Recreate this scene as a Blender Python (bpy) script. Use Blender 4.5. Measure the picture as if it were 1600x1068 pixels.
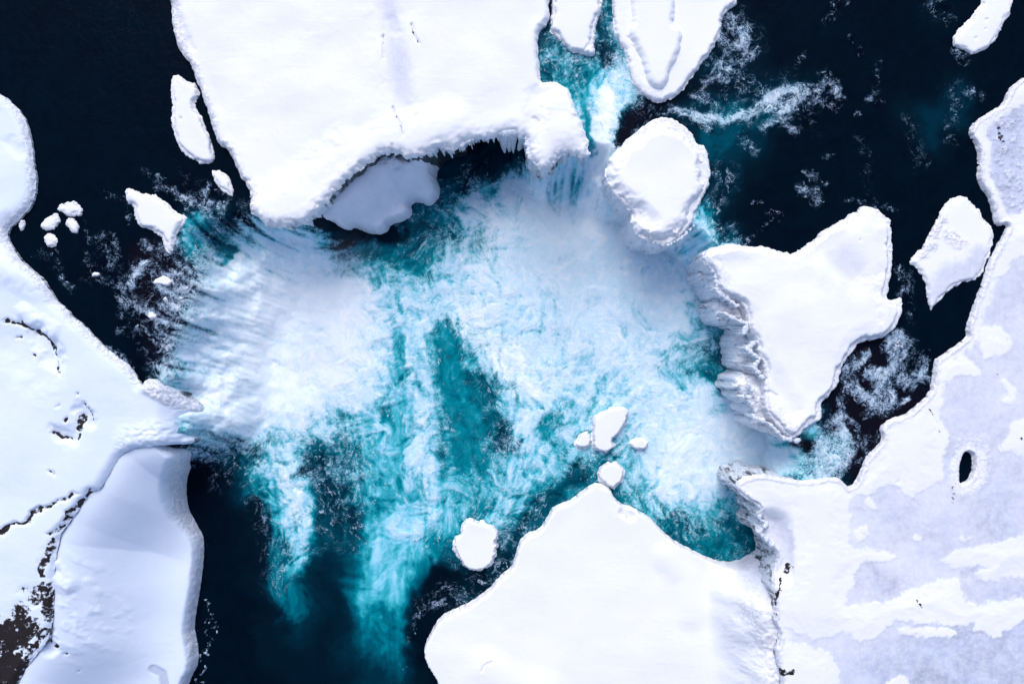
import bpy, math, random
import numpy as np
random.seed(7); rng = np.random.default_rng(11)
for o in list(bpy.data.objects): bpy.data.objects.remove(o)
SC = bpy.context.scene
# ------------------------------------------------------------------ camera, sky, sun, exposure
H = 110.0            # camera height above the upper river (m)
S = 0.08             # metres per photo pixel at river level
cam = bpy.data.cameras.new('camera'); cam.sensor_width = 36; cam.lens = 36*H/(1600*S)
cam.clip_start = 1; cam.clip_end = 2000
camo = bpy.data.objects.new('camera', cam); camo.location = (0, 0, H); camo.rotation_euler = (0, 0, 0)
SC.collection.objects.link(camo); SC.camera = camo
W = bpy.data.worlds.new("World"); SC.world = W; W.use_nodes = True
nt = W.node_tree; bg = nt.nodes['Background']
sky = nt.nodes.new('ShaderNodeTexSky'); sky.sky_type = 'NISHITA'; sky.sun_disc = False
ELEV, AZ = math.radians(48), math.radians(350)      # direction the light comes from
sky.sun_elevation = ELEV; sky.sun_rotation = AZ; sky.air_density = 0.6; sky.dust_density = 2.5; sky.ozone_density = 1.0
nt.links.new(sky.outputs[0], bg.inputs[0]); bg.inputs[1].default_value = 0.15
sun = bpy.data.lights.new('sun', 'SUN'); sun.energy = 1.0; sun.angle = math.radians(30); sun.color = (1.0, 0.98, 0.965)
suno = bpy.data.objects.new('sun', sun); SC.collection.objects.link(suno)
suno.rotation_euler = (math.radians(90)-ELEV, 0, math.pi-AZ)
SC.view_settings.view_transform = 'Standard'; SC.view_settings.look = 'None'
SC.view_settings.exposure = 0.64; SC.view_settings.gamma = 1.0
SC.render.engine = 'CYCLES'
SC.cycles.volume_bounces = 5; SC.cycles.volume_step_rate = 3.0; SC.cycles.volume_max_steps = 64

# ------------------------------------------------------------------ numeric helpers
def hash2(ix, iy, seed):
    h = (ix.astype(np.int64)*374761393 + iy.astype(np.int64)*668265263 + seed*1442695041) & 0xffffffff
    h = ((h ^ (h >> 13))*1274126177) & 0xffffffff
    h = ((h ^ (h >> 16))*2246822519) & 0xffffffff
    return h ^ (h >> 15)
_G = np.array([[math.cos(a), math.sin(a)] for a in np.linspace(0, 2*math.pi, 64, endpoint=False)], dtype=np.float32)
def perlin(x, y, seed=0):
    x0 = np.floor(x); y0 = np.floor(y); fx = (x-x0).astype(np.float32); fy = (y-y0).astype(np.float32)
    ix = x0.astype(np.int64); iy = y0.astype(np.int64)
    sx = fx*fx*fx*(fx*(fx*6-15)+10); sy = fy*fy*fy*(fy*(fy*6-15)+10)
    def g(dx, dy):
        v = _G[hash2(ix+dx, iy+dy, seed) & 63]
        return v[..., 0]*(fx-dx) + v[..., 1]*(fy-dy)
    a = g(0, 0); b = g(1, 0); c = g(0, 1); d = g(1, 1)
    a = a+(b-a)*sx; c = c+(d-c)*sx
    return (a+(c-a)*sy)*1.5                       # about -1..1
def fbm(x, y, seed=0, octv=4, gain=0.5, lac=2.03):
    s = 0; amp = 1.0; tot = 0
    for k in range(octv):
        s = s+amp*perlin(x, y, seed+k*17); tot += amp; amp *= gain
        x = x*lac+13.7; y = y*lac-7.1
    return s/tot
def ridged(x, y, seed=0, octv=4, gain=0.55):
    s = 0; amp = 1.0; tot = 0
    for k in range(octv):
        s = s+amp*(1-np.abs(perlin(x, y, seed+k*31))*1.6); tot += amp; amp *= gain
        x = x*2.07+3.3; y = y*2.07-9.1
    return s/tot
def sstep(a, b, x):
    t = np.clip((x-a)/(b-a), 0, 1); return t*t*(3-2*t)
def seg_dist(px, py, pts, closed=True):
    """unsigned distance to a polyline, and (closed) the inside flag"""
    pts = np.asarray(pts, float); n = len(pts)
    shp = px.shape; x = px.ravel().astype(np.float32); y = py.ravel().astype(np.float32)
    d2 = np.full(x.shape, 1e12, np.float32); ins = np.zeros(x.shape, bool)
    for i in range(n if closed else n-1):
        ax, ay = pts[i]; bx, by = pts[(i+1) % n]
        ex, ey = bx-ax, by-ay; L = ex*ex+ey*ey+1e-9
        t = np.clip(((x-ax)*ex+(y-ay)*ey)/L, 0, 1)
        q = (x-ax-t*ex)**2+(y-ay-t*ey)**2
        np.minimum(d2, q, out=d2)
        if closed and ay != by:
            c = (ay > y) != (by > y)
            ins ^= c & (x < (bx-ax)*(y-ay)/(by-ay)+ax)
    return np.sqrt(d2).reshape(shp), ins.reshape(shp)
def sdf(px, py, pts):
    d, i = seg_dist(px, py, pts, True); return np.where(i, d, -d)
def unproj(u, v, z):
    k = S*(H-z)/H
    return (u-800)*k, -(v-534)*k
def proj(x, y, z):
    k = S*(H-z)/H
    return x/k+800, 534-y/k
def smooth_poly(pts, it=1):
    p = [tuple(q) for q in pts]
    for _ in range(it):
        o = []
        for i in range(len(p)):
            a = p[i]; b = p[(i+1) % len(p)]
            o.append((a[0]*.75+b[0]*.25, a[1]*.75+b[1]*.25)); o.append((a[0]*.25+b[0]*.75, a[1]*.25+b[1]*.75))
        p = o
    return p
def world_poly(pts, z, smooth=1):
    return [unproj(u, v, z) for u, v in smooth_poly(pts, smooth)]
def paint(f, u, v, pts, r, val, soft=0.5, op=1.0):
    """lay a soft stroke (polyline, radius in px) over a field"""
    x0 = min(p[0] for p in pts)-r*2; x1 = max(p[0] for p in pts)+r*2
    y0 = min(p[1] for p in pts)-r*2; y1 = max(p[1] for p in pts)+r*2
    m = (u > x0) & (u < x1) & (v > y0) & (v < y1)
    if not m.any(): return f
    if len(pts) == 1: pts = [pts[0], (pts[0][0]+.1, pts[0][1])]
    d, _ = seg_dist(u[m], v[m], pts, False)
    w = 1-sstep(r*(1-soft), r*(1+soft), d)
    f[m] = f[m]*(1-w*op)+val*w*op
    return f

# ------------------------------------------------------------------ object helpers
def tag(o, label=None, cat=None, group=None, kind=None):
    if label: o['label'] = label
    if cat: o['category'] = cat
    if group: o['group'] = group
    if kind: o['kind'] = kind
    return o
def mesh_obj(name, co, faces4, faces3, mat, parent=None, attr=None, smooth=True):
    me = bpy.data.meshes.new(name)
    co = np.asarray(co, np.float32)
    f4 = np.asarray(faces4, np.int32).reshape(-1, 4); f3 = np.asarray(faces3, np.int32).reshape(-1, 3)
    me.vertices.add(len(co)); me.vertices.foreach_set('co', co.ravel())
    nl = f4.size+f3.size; me.loops.add(nl)
    me.loops.foreach_set('vertex_index', np.concatenate([f4.ravel(), f3.ravel()]))
    me.polygons.add(len(f4)+len(f3))
    ls = np.concatenate([np.arange(len(f4))*4, f4.size+np.arange(len(f3))*3]).astype(np.int32)
    me.polygons.foreach_set('loop_start', ls)
    me.polygons.foreach_set('use_smooth', np.full(len(f4)+len(f3), smooth))
    if attr is not None:
        for k, a in attr.items():
            at = me.attributes.new(k, 'FLOAT_COLOR', 'POINT')
            full = np.ones((len(co), 4), np.float32); full[:, :a.shape[1]] = a
            at.data.foreach_set('color', full.ravel())
    me.update(calc_edges=True); me.validate()
    me.materials.append(mat)
    o = bpy.data.objects.new(name, me); SC.collection.objects.link(o)
    if parent is not None: o.parent = parent
    return o
def empty(name, loc):
    o = bpy.data.objects.new(name, None); o.location = loc; o.empty_display_size = .5
    SC.collection.objects.link(o); return o

# ------------------------------------------------------------------ materials
class NB:
    def __init__(s, name):
        s.m = bpy.data.materials.new(name); s.m.use_nodes = True; s.t = s.m.node_tree; s.n = s.t.nodes
        s.b = s.n['Principled BSDF']; s.out = s.n['Material Output']
    def new(s, ty, **kw):
        n = s.n.new(ty)
        for k, v in kw.items(): setattr(n, k, v)
        return n
    def link(s, a, b): s.t.links.new(a, b)
    def geo(s): return s.new('ShaderNodeTexCoord').outputs['Object']
    def noise(s, scale, detail=4, rough=.55, vec=None, dist=0):
        n = s.new('ShaderNodeTexNoise'); n.inputs['Scale'].default_value = scale
        n.inputs['Detail'].default_value = detail; n.inputs['Roughness'].default_value = rough
        n.inputs['Distortion'].default_value = dist
        if vec is not None: s.link(vec, n.inputs['Vector'])
        return n.outputs['Fac']
    def math(s, op, a, b=None, clamp=False):
        n = s.new('ShaderNodeMath', operation=op); n.use_clamp = clamp
        for i, q in enumerate((a, b)):
            if q is None: continue
            if isinstance(q, (int, float)): n.inputs[i].default_value = q
            else: s.link(q, n.inputs[i])
        return n.outputs[0]
    def ramp(s, fac, stops, interp='LINEAR'):
        n = s.new('ShaderNodeValToRGB'); cr = n.color_ramp; cr.interpolation = interp
        while len(cr.elements) < len(stops): cr.elements.new(.5)
        for e, (p, c) in zip(cr.elements, stops):
            e.position = p; e.color = (c, c, c, 1) if isinstance(c, (int, float)) else (*c, 1)
        s.link(fac, n.inputs[0]); return n.outputs[0]
    def mix(s, fac, a, b):
        n = s.new('ShaderNodeMix', data_type='RGBA')
        for i, q in ((0, fac), (6, a), (7, b)):
            if isinstance(q, (int, float)): n.inputs[i].default_value = q
            elif isinstance(q, tuple): n.inputs[i].default_value = (*q, 1)
            else: s.link(q, n.inputs[i])
        return n.outputs[2]
    def bump(s, h, strength, dist, normal=None):
        n = s.new('ShaderNodeBump'); n.inputs['Strength'].default_value = strength; n.inputs['Distance'].default_value = dist
        s.link(h, n.inputs['Height'])
        if normal is not None: s.link(normal, n.inputs['Normal'])
        return n.outputs[0]
    def attr(s, name):
        a = s.new('ShaderNodeAttribute'); a.attribute_name = name
        sep = s.new('ShaderNodeSeparateColor'); s.link(a.outputs['Color'], sep.inputs[0])
        return sep.outputs[0], sep.outputs[1], sep.outputs[2]

def mat_snow(name, col, ice=(.50, .56, .74), iced=(.36, .40, .53)):
    """wind-packed snow; attribute sf = (bare rock, clear ice and shade grey, grit)"""
    b = NB(name); g = b.geo(); r, i, q = b.attr('sf')
    drift = b.noise(.09, 4, .5, g); fine = b.noise(2.2, 6, .6, g); micro = b.noise(14, 4, .6, g)
    c2 = tuple(x*y for x, y in zip(col, (.95, .965, .985)))
    snow = b.mix(b.ramp(drift, [(.35, 0), (.65, 1)]), col, c2)
    blot = b.noise(.22, 8, .66, g, .9)
    icec = b.mix(b.ramp(blot, [(.35, 0), (.65, 1)]), iced, ice)
    icec = b.mix(b.ramp(fine, [(.45, 0), (.75, .35)]), icec, (.8, .83, .9))
    gritc = b.mix(b.ramp(fine, [(.40, 0), (.58, 1)]), (.50, .53, .62), (.82, .84, .90))
    c = b.mix(i, snow, icec); c = b.mix(q, c, gritc)
    rockc = b.mix(b.ramp(micro, [(.35, 0), (.7, 1)]), (.004, .004, .007), (.026, .017, .016))
    rk = b.math('ADD', r, b.math('MULTIPLY', b.math('SUBTRACT', fine, .5), .9)); rk = b.ramp(rk, [(.42, 0), (.52, 1)])
    rk = b.math('MULTIPLY', rk, b.ramp(r, [(.03, 0), (.15, 1)]))
    c = b.mix(rk, c, rockc)
    b.link(c, b.b.inputs['Base Color']); b.b.inputs['Roughness'].default_value = .62
    b.b.inputs['Specular IOR Level'].default_value = .25
    h = b.math('ADD', b.math('MULTIPLY', fine, 1.0), b.math('MULTIPLY', micro, .25))
    m3 = b.new('ShaderNodeMapping'); m3.inputs['Rotation'].default_value = (0, 0, .5); m3.inputs['Scale'].default_value = (.25, 1.1, 1); b.link(g, m3.inputs['Vector'])
    sas = b.noise(1.0, 5, .6, m3.outputs[0], .4); patch = b.ramp(b.noise(.12, 2, .5, g), [(.45, .15), (.62, 1)])
    n0 = b.bump(b.math('MULTIPLY', b.math('MULTIPLY', sas, patch), b.math('SUBTRACT', 1, i)), .13, .35)
    n1 = b.bump(h, .12, .2, n0)
    n2 = b.bump(b.math('MULTIPLY', fine, q), .8, .5, n1)
    b.link(n2, b.b.inputs['Normal'])
    return b.m
SNOW = mat_snow('snow_white', (.81, .825, .86))
SNOWB = mat_snow('snow_blue', (.69, .77, .90))  # bluish cast of the left side and shelf shade put into the snow colour
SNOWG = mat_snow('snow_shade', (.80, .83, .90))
def mat_cliff():
    b = NB('cliff_ice_rock'); g = b.geo(); r, i, q = b.attr('sf')
    mp = b.new('ShaderNodeMapping'); mp.inputs['Scale'].default_value = (1.3, 1.3, .22); b.link(g, mp.inputs['Vector'])
    n = b.noise(1.0, 7, .62, mp.outputs[0], .4); m = b.noise(5, 5, .6, g)
    rock = b.mix(b.ramp(m, [(.35, 0), (.65, 1)]), (.004, .009, .016), (.028, .042, .06))
    icec = b.mix(b.ramp(m, [(.35, 0), (.65, 1)]), (.60, .68, .79), (.84, .87, .92))
    f = b.math('ADD', b.math('ADD', n, b.math('MULTIPLY', b.math('SUBTRACT', m, .5), .3)), b.math('MULTIPLY', i, .5)); c = b.mix(b.ramp(f, [(.56, 0), (.70, 1)]), rock, icec)
    b.link(c, b.b.inputs['Base Color']); b.b.inputs['Roughness'].default_value = .5
    b.link(b.bump(b.math('ADD', n, b.math('MULTIPLY', m, .3)), .7, .6), b.b.inputs['Normal'])
    return b.m
CLIFF = mat_cliff()
def mat_icicle():
    b = NB('icicle_ice'); g = b.geo(); m = b.noise(3, 5, .6, g); k = b.noise(11, 3, .6, g)
    c = b.mix(b.ramp(m, [(.38, 0), (.62, 1)]), (.55, .64, .78), (.86, .89, .94))
    b.link(c, b.b.inputs['Base Color']); b.b.inputs['Roughness'].default_value = .35
    b.link(b.bump(b.math('ADD', m, k), .5, .3), b.b.inputs['Normal'])
    return b.m
ICICLE = mat_icicle()
def mat_water():
    """attribute wa = (foam cover, bubbles in the water: navy to aqua, brown bed)"""
    b = NB('river_water'); g = b.geo(); foam, teal, brown = b.attr('wa')
    at2 = b.new('ShaderNodeAttribute'); at2.attribute_name = 'wd'
    sep2 = b.new('ShaderNodeSeparateColor'); b.link(at2.outputs['Color'], sep2.inputs[0]); det, fallz, hub = sep2.outputs[0], sep2.outputs[1], sep2.outputs[2]
    a3 = b.new('ShaderNodeAttribute'); a3.attribute_name = 'ws'
    v3 = b.new('ShaderNodeVectorMath', operation='MULTIPLY_ADD'); b.link(a3.outputs['Vector'], v3.inputs[0]); v3.inputs[1].default_value = (200, 200, 0); v3.inputs[2].default_value = (-100, -100, 0)
    gs = v3.outputs[0]
    hv = b.new('ShaderNodeMix', data_type='VECTOR'); hv.inputs[0].default_value = .45; b.link(g, hv.inputs[4]); b.link(gs, hv.inputs[5]); gh = hv.outputs[1]
    f1 = b.noise(.9, 7, .66, gh, .7); f2 = b.noise(2.6, 8, .70, g, .9); f3 = b.noise(11, 4, .65, g, .3)
    # curling filaments: creases of a strongly warped noise
    wn = b.new('ShaderNodeTexNoise'); wn.inputs['Scale'].default_value = .55; wn.inputs['Detail'].default_value = 5; b.link(gh, wn.inputs['Vector'])
    vm = b.new('ShaderNodeVectorMath', operation='MULTIPLY_ADD'); b.link(wn.outputs['Color'], vm.inputs[0]); vm.inputs[1].default_value = (4.2, 4.2, 0); b.link(gh, vm.inputs[2])
    def crease(scale, w):
        n = b.noise(scale, 5, .6, vm.outputs[0], .25)
        return b.ramp(b.math('ABSOLUTE', b.math('SUBTRACT', n, .5)), [(0, 1), (w*.35, .55), (w, 0)])
    fil = b.math('MAXIMUM', b.math('MAXIMUM', crease(.33, .045), crease(.75, .055)), b.math('MULTIPLY', crease(1.7, .075), .8))
    dd = b.math('ADD', b.math('MULTIPLY', det, 2.0), -1.0)
    busy = b.ramp(foam, [(.03, .12), (.3, .6), (.6, 1)])
    # bubbles milling through the water: smooth tones from deep teal to milky aqua
    ts = b.math('ADD', b.math('MULTIPLY', dd, .42), b.math('MULTIPLY', b.math('SUBTRACT', f1, .5), .42))
    ts = b.math('ADD', ts, b.math('MULTIPLY', b.math('SUBTRACT', f2, .5), .16))
    t = b.math('ADD', b.math('MULTIPLY', teal, 1.05), b.math('MULTIPLY', ts, busy))
    wc = b.ramp(t, [(0, (.0006, .0030, .0085)), (.14, (.0006, .0095, .020)), (.30, (.0003, .026, .048)),
                    (.47, (.0003, .095, .140)), (.61, (.001, .215, .275)), (.72, (.045, .42, .51)), (.82, (.23, .60, .76)), (1, (.53, .78, .93))])
    wc = b.mix(brown, wc, (.0055, .0045, .010))
    # foam on the surface
    st = b.math('ADD', b.math('MULTIPLY', dd, .75), b.math('MULTIPLY', b.math('SUBTRACT', fil, .30), .42))
    st = b.math('ADD', st, b.math('MULTIPLY', b.math('SUBTRACT', f2, .5), .95))
    st = b.math('ADD', st, b.math('MULTIPLY', b.math('SUBTRACT', f3, .5), .35))
    vein = b.math('MAXIMUM', crease(.30, .030), b.math('MAXIMUM', b.math('MULTIPLY', crease(.62, .034), .85), b.math('MULTIPLY', crease(1.5, .05), .6)))
    st = b.math('ADD', st, b.math('MULTIPLY', vein, b.ramp(f1, [(.40, .05), (.58, .42)])))
    sm = b.math('ADD', b.math('MULTIPLY', foam, 1.12), -.70); sm = b.math('ADD', sm, b.math('MULTIPLY', hub, .45))
    fa = b.ramp(b.math('ADD', st, sm), [(.0, 0), (.30, .30), (.62, .72), (.95, 1)])
    fa = b.math('MULTIPLY', fa, b.ramp(foam, [(.015, 0), (.12, .7), (.30, 1)]))
    lines = b.math('MULTIPLY', b.math('MAXIMUM', crease(.42, .016), b.math('MULTIPLY', crease(.95, .016), .6)), b.ramp(foam, [(.06, 0), (.22, .75), (1, .75)]))
    lines = b.math('MULTIPLY', lines, b.ramp(f1, [(.48, 0), (.60, 1)])); fa = b.math('MAXIMUM', fa, lines)
    thin = b.mix(b.ramp(teal, [(.1, 0), (.6, 1)]), (.17, .27, .42), (.26, .54, .66))
    white = b.mix(b.ramp(f1, [(.35, 0), (.7, 1)]), (.80, .90, .97), (.94, .96, .98))
    white = b.mix(b.math('MULTIPLY', b.math('SUBTRACT', 1, hub), b.ramp(f1, [(.42, .85), (.66, .15)])), white, (.60, .81, .95))
    c = b.mix(b.ramp(fa, [(0, 0), (.35, .8)]), wc, b.mix(b.ramp(teal, [(.55, 0), (.8, 1)]), thin, wc)); c = b.mix(b.ramp(fa, [(.18, 0), (1, .97)]), c, white)
    b.link(c, b.b.inputs['Base Color'])
    b.link(b.ramp(fa, [(0, .09), (.3, .5), (1, .75)]), b.b.inputs['Roughness'])
    b.b.inputs['IOR'].default_value = 1.08
    n1 = b.bump(b.math('ADD', f1, b.math('MULTIPLY', f2, .35)), .25, .3)
    n2 = b.bump(fa, .45, .22, n1); b.link(n2, b.b.inputs['Normal'])
    return b.m
WATER = mat_water()

# ------------------------------------------------------------------ water: level, foam, bubbles
# rim of the plunge pool, traced on the photo at river level (px)
RIM = [(262,587),(257,550),(262,512),(284,474),(303,446),(296,412),(282,385),(283,352),(302,336),(345,330),(385,322),
 (410,325),(445,333),(480,322),(500,303),(540,262),(590,228),(650,215),(690,180),(760,155),(800,160),(850,232),(885,218),
 (905,214),(955,222),(972,262),(992,300),(1008,328),(1006,345),(1028,362),(1048,366),(1075,345),(1088,350),(1116,378),
 (1128,395),(1132,430),(1178,466),(1190,500),(1205,530),(1222,565),(1225,600),(1235,640),(1250,672),(1268,684),(1276,712),(1266,742),
 (1225,765),(1190,770),(1200,795),(1255,830),(1265,865),(1250,900),(1235,935),(1225,1000),(1235,1130),(1235,1500),
 (-40,1500),(0,1080),(55,990),(62,900),(72,850),(95,812),(130,772),(150,745),(165,715),(195,690),(225,682),(250,680),
 (258,660),(246,636),(228,615),(245,600)]
RIMW = [unproj(u, v, 0) for u, v in RIM]
FT = {}  # coarse reading of the photo, one cell per 40 px: foam cover and bubble tint
def row(j, s): 
    for tok in s.split():
        i, ft = tok.split(':'); FT[(int(i), j)] = (int(ft[0]), int(ft[1]))
row(0, '21:33 22:33 23:34 24:34 27:11 28:21 36:11')
row(1, '21:45 22:34 23:23 24:45 27:11 28:31 29:21')
row(2, '20:35 21:45 22:34 23:24 24:55 25:33 27:12 28:32 29:01')
row(3, '21:35 22:25 23:47 24:66 25:10 26:00 27:01 28:11 29:22 30:22 31:22 32:10 37:12')
row(4, '22:66 23:68 24:10 25:10 26:12 27:13 28:14 29:13 30:12 31:10 35:01 36:02 37:02')
row(5, '22:68 23:79 24:79 25:20 27:03 28:03 29:02 36:02')
row(6, '15:12 16:12 17:02 18:11 19:11 20:45 21:58 22:89 23:89 24:89 27:02 28:12 29:01')
row(7, '7:10 8:10 16:13 17:24 18:54 19:67 20:89 21:89 22:89 23:89 24:99 27:02 28:12')
row(8, '7:34 8:43 9:21 10:56 11:34 12:11 13:12 14:22 15:23 16:24 17:45 18:78 19:98 20:99 21:99 22:99 23:99 24:99 25:99 26:99 27:57 28:01')
row(9, '6:10 7:56 8:54 9:88 10:89 11:99 12:77 13:32 14:24 15:24 16:44 17:55 18:66 19:88 20:99 21:99 22:99 23:99 24:99 25:99 26:99 27:67 28:55')
row(10, '3:10 4:10 5:10 6:30 7:42 8:88 9:99 10:99 11:99 12:99 13:76 14:46 15:56 16:45 17:77 18:88 19:88 20:99 21:99 22:99 23:99 24:99 25:99 26:99 27:88 28:66')
row(11, '5:10 6:40 7:51 8:89 9:99 10:99 11:99 12:99 13:99 14:88 15:67 16:77 17:78 18:78 19:88 20:99 21:98 22:99 23:99 24:99 25:99 26:99 27:66 28:55')
row(12, '5:10 6:51 7:77 8:99 9:99 10:99 11:99 12:99 13:99 14:88 15:67 16:78 17:77 18:78 19:88 20:88 21:98 22:99 23:99 24:99 25:99 26:99 27:66 28:45')
row(13, '5:00 6:41 7:88 8:99 9:99 10:99 11:99 12:99 13:99 14:88 15:67 16:77 17:45 18:66 19:77 20:88 21:88 22:88 23:88 24:88 25:88 26:77 27:55 28:34 29:45')
row(14, '5:00 6:63 7:99 8:99 9:99 10:99 11:99 12:99 13:99 14:88 15:46 16:77 17:25 18:35 19:66 20:88 21:88 22:88 23:88 24:88 25:88 26:56 27:45 28:56 29:67')
row(15, '6:88 7:89 8:99 9:99 10:99 11:99 12:99 13:88 14:78 15:57 16:77 17:25 18:14 19:66 20:78 21:78 22:77 23:77 24:77 25:88 26:88 27:88 28:78 29:88')
row(16, '6:88 7:88 8:89 9:89 10:99 11:88 12:77 13:66 14:67 15:57 16:67 17:25 18:14 19:44 20:88 21:66 22:77 23:66 24:88 25:98 26:99 27:99 28:99 29:89 30:78 31:78')
row(17, '7:64 8:64 9:54 10:65 11:54 12:34 13:44 14:46 15:57 16:68 17:25 18:14 19:45 20:67 21:67 22:56 23:66 24:66 25:88 26:99 27:99 28:99 29:99 30:78 31:55 32:63')
row(18, '7:00 8:21 9:13 10:56 11:66 12:34 13:44 14:45 15:46 16:67 17:46 18:25 19:56 20:67 21:56 22:34 23:34 24:45 25:88 26:99 27:99 28:99 29:89 30:78 31:56 32:64')
row(19, '7:00 8:00 9:02 10:35 11:67 12:34 13:34 14:35 15:26 16:57 17:46 18:35 19:56 20:56 21:24 22:14 23:13 24:45 25:66 26:78 27:78 28:67 29:56 30:45')
row(20, '9:01 10:24 11:67 12:13 13:24 14:26 15:37 16:57 17:36 18:35 19:55 20:34 21:13 25:34 26:55 27:45 28:34 29:14 30:14')
row(21, '9:01 10:23 11:57 12:13 13:13 14:16 15:27 16:26 17:14 18:23 19:33 20:33 26:34 27:24 28:24 29:24')
row(22, '9:01 10:13 11:25 12:02 13:02 14:06 15:07 16:04 17:00 18:21 19:22 27:23 28:23 29:23')
row(23, '9:00 10:02 11:03 12:02 13:02 14:06 15:06 16:10 17:31 18:32')
row(24, '10:01 11:02 12:01 13:02 14:05 15:05 16:00 17:00')
row(25, '10:01 11:01 12:01 13:02 14:03 15:04 16:00')
row(26, '11:01 12:01 13:01 14:02 15:03 16:01')
row(27, '13:02 14:03 15:03 16:01'); row(28, '13:01 14:02 15:02')
GF = np.zeros((34, 46)); GT = np.full((34, 46), .25)
for (i, j), (f, t) in FT.items(): GF[j+3, i+3] = f; GT[j+3, i+3] = t
def sample_grid(G, u, v):
    x = np.clip((u-20)/40+3, 0, G.shape[1]-1.001); y = np.clip((v-20)/40+3, 0, G.shape[0]-1.001)
    ix = x.astype(int); iy = y.astype(int); fx = x-ix; fy = y-iy
    fx = fx*fx*(3-2*fx)*.6+fx*.4; fy = fy*fy*(3-2*fy)*.6+fy*.4
    return (G[iy, ix]*(1-fx)+G[iy, ix+1]*fx)*(1-fy)+(G[iy+1, ix]*(1-fx)+G[iy+1, ix+1]*fx)*fy
# current: (px, py, direction in image degrees, 0 = right, 90 = down)
FLOW = [(100,100,90),(150,400,60),(240,480,20),(300,600,20),(350,430,25),(400,520,20),(320,360,60),(500,480,10),(420,640,30),(460,760,85),(470,860,90),
 (560,420,-30),(640,350,-45),(650,500,80),(620,650,95),(680,700,85),(690,600,80),(620,850,95),(600,1000,90),(720,560,60),(760,620,60),(740,720,80),
 (740,330,160),(800,420,200),(850,300,95),(930,200,100),(910,100,90),(950,300,100),(900,450,80),(1000,450,90),(850,560,100),(830,680,110),(780,800,120),(1000,560,150),
 (1060,600,180),(1120,520,90),(1130,660,190),(1220,700,175),(1280,690,140),(1100,760,120),(1050,800,40),(1140,830,20),(900,680,130),(860,760,130),(760,880,130),(700,950,160),
 (1140,60,110),(1250,150,165),(1100,185,200),(1090,370,150),(1400,100,120),(1400,400,95),(1380,600,120),(1500,200,110),(1300,300,170),(860,80,50)]
def flow(u, v):
    sx = 0; sy = 0
    for fx, fy, a in FLOW:
        w = 1/((u-fx)**2+(v-fy)**2+300)**1.3; sx = sx+w*math.cos(math.radians(a)); sy = sy+w*math.sin(math.radians(a))
    n = np.sqrt(sx*sx+sy*sy)+1e-9
    return sx/n, sy/n
RES = 0.16
gx = np.arange(-86, 86, RES); gy = np.arange(-62, 62, RES)
X, Y = np.meshgrid(gx, gy); NX, NY = len(gx), len(gy)
# coarse distance to the rim, then resampled
cx = np.arange(-87, 88, .5); cy = np.arange(-63, 64, .5); CX, CY = np.meshgrid(cx, cy)
Dr = sdf(CX, CY, RIMW)
def resample(A, x, y, x0, y0, st):
    a = np.clip((x-x0)/st, 0, A.shape[1]-1.001); b = np.clip((y-y0)/st, 0, A.shape[0]-1.001)
    i = a.astype(int); j = b.astype(int); fa = a-i; fb = b-j
    return (A[j, i]*(1-fa)+A[j, i+1]*fa)*(1-fb)+(A[j+1, i]*(1-fa)+A[j+1, i+1]*fa)*fb
D = resample(Dr, X, Y, -87, -63, .5)
U0, V0 = proj(X, Y, 0)
wf = np.full(X.shape, .5)
FALL_L = [(262,587),(257,550),(262,512),(284,474),(303,446),(296,412),(282,385),(283,352),(302,336),(345,330),(385,322)]
FALLS = [(FALL_L, 16), ([(900,214),(955,222)], 11.0), ([(1088,350),(1116,378)], 5.0), ([(1268,684),(1276,712),(1266,742)], 6.0)]
fid = np.zeros(X.shape, int)
for k, (L, w) in enumerate(FALLS):
    d, _ = seg_dist(U0, V0, L, False); q = 1-sstep((80, 60, 30, 30)[k], (230, 130, 45, 45)[k], d)
    wf = np.maximum(wf, .5+(w-.5)*q)
    fid = np.where((d < (w/S)*1.15) & (D > -.1) & (wf > 1.2), k+1, fid)
Dn = D+(fbm(X*.5, Y*.5, 5, 3)*.6+fbm(X*.15, Y*.15, 6, 3)*2.2)*sstep(1, 3, wf)*sstep(0, 2.5, D)
tt = np.clip(Dn/wf, 0, 1)
Zs = sstep(0, 1, tt**1.15); Zf = 1-(1-tt)**2.4; Zf = Zf*sstep(-.02, .22, tt)
Z = -10*(Zs+(Zf-Zs)*sstep(2, 6, wf))
# eddies: the foam pattern is wound up by a few hundred small whirls
SX, SY = X.copy(), Y.copy()
def whirl(n, r0, r1, turn, seed):
    rg = np.random.default_rng(seed)
    for k in range(n):
        cx_, cy_ = rg.uniform(-62, 62), rg.uniform(-50, 48); R_ = rg.uniform(r0, r1); A_ = rg.uniform(.5, 1)*turn*rg.choice([-1, 1])
        j0, j1 = np.searchsorted(gy, [cy_-2.6*R_, cy_+2.6*R_]); i0, i1 = np.searchsorted(gx, [cx_-2.6*R_, cx_+2.6*R_])
        dx = X[j0:j1, i0:i1]-cx_; dy = Y[j0:j1, i0:i1]-cy_; r2 = (dx*dx+dy*dy)/(R_*R_)
        w = A_*np.exp(-r2*1.3)*np.clip(1-r2/6.5, 0, 1); sx_ = SX[j0:j1, i0:i1]; sy_ = SY[j0:j1, i0:i1]
        c_, s_ = np.cos(w), np.sin(w)
        # rotate the displaced point about the whirl's own centre
        ax, ay = sx_-cx_, sy_-cy_
        SX[j0:j1, i0:i1] = cx_+c_*ax-s_*ay; SY[j0:j1, i0:i1] = cy_+s_*ax+c_*ay
whirl(60, 4, 8, .7, 1); whirl(260, 1.8, 4, 1.15, 2); whirl(320, .9, 1.6, .9, 3)
calm = sstep(1, 3, wf)*(1-sstep(.8, 1.0, tt))*(tt > 0); calm = np.maximum(calm, sstep(-38, -47, Y)*(X > -50)); calm = np.maximum(calm, .55*(D < 0))
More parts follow.
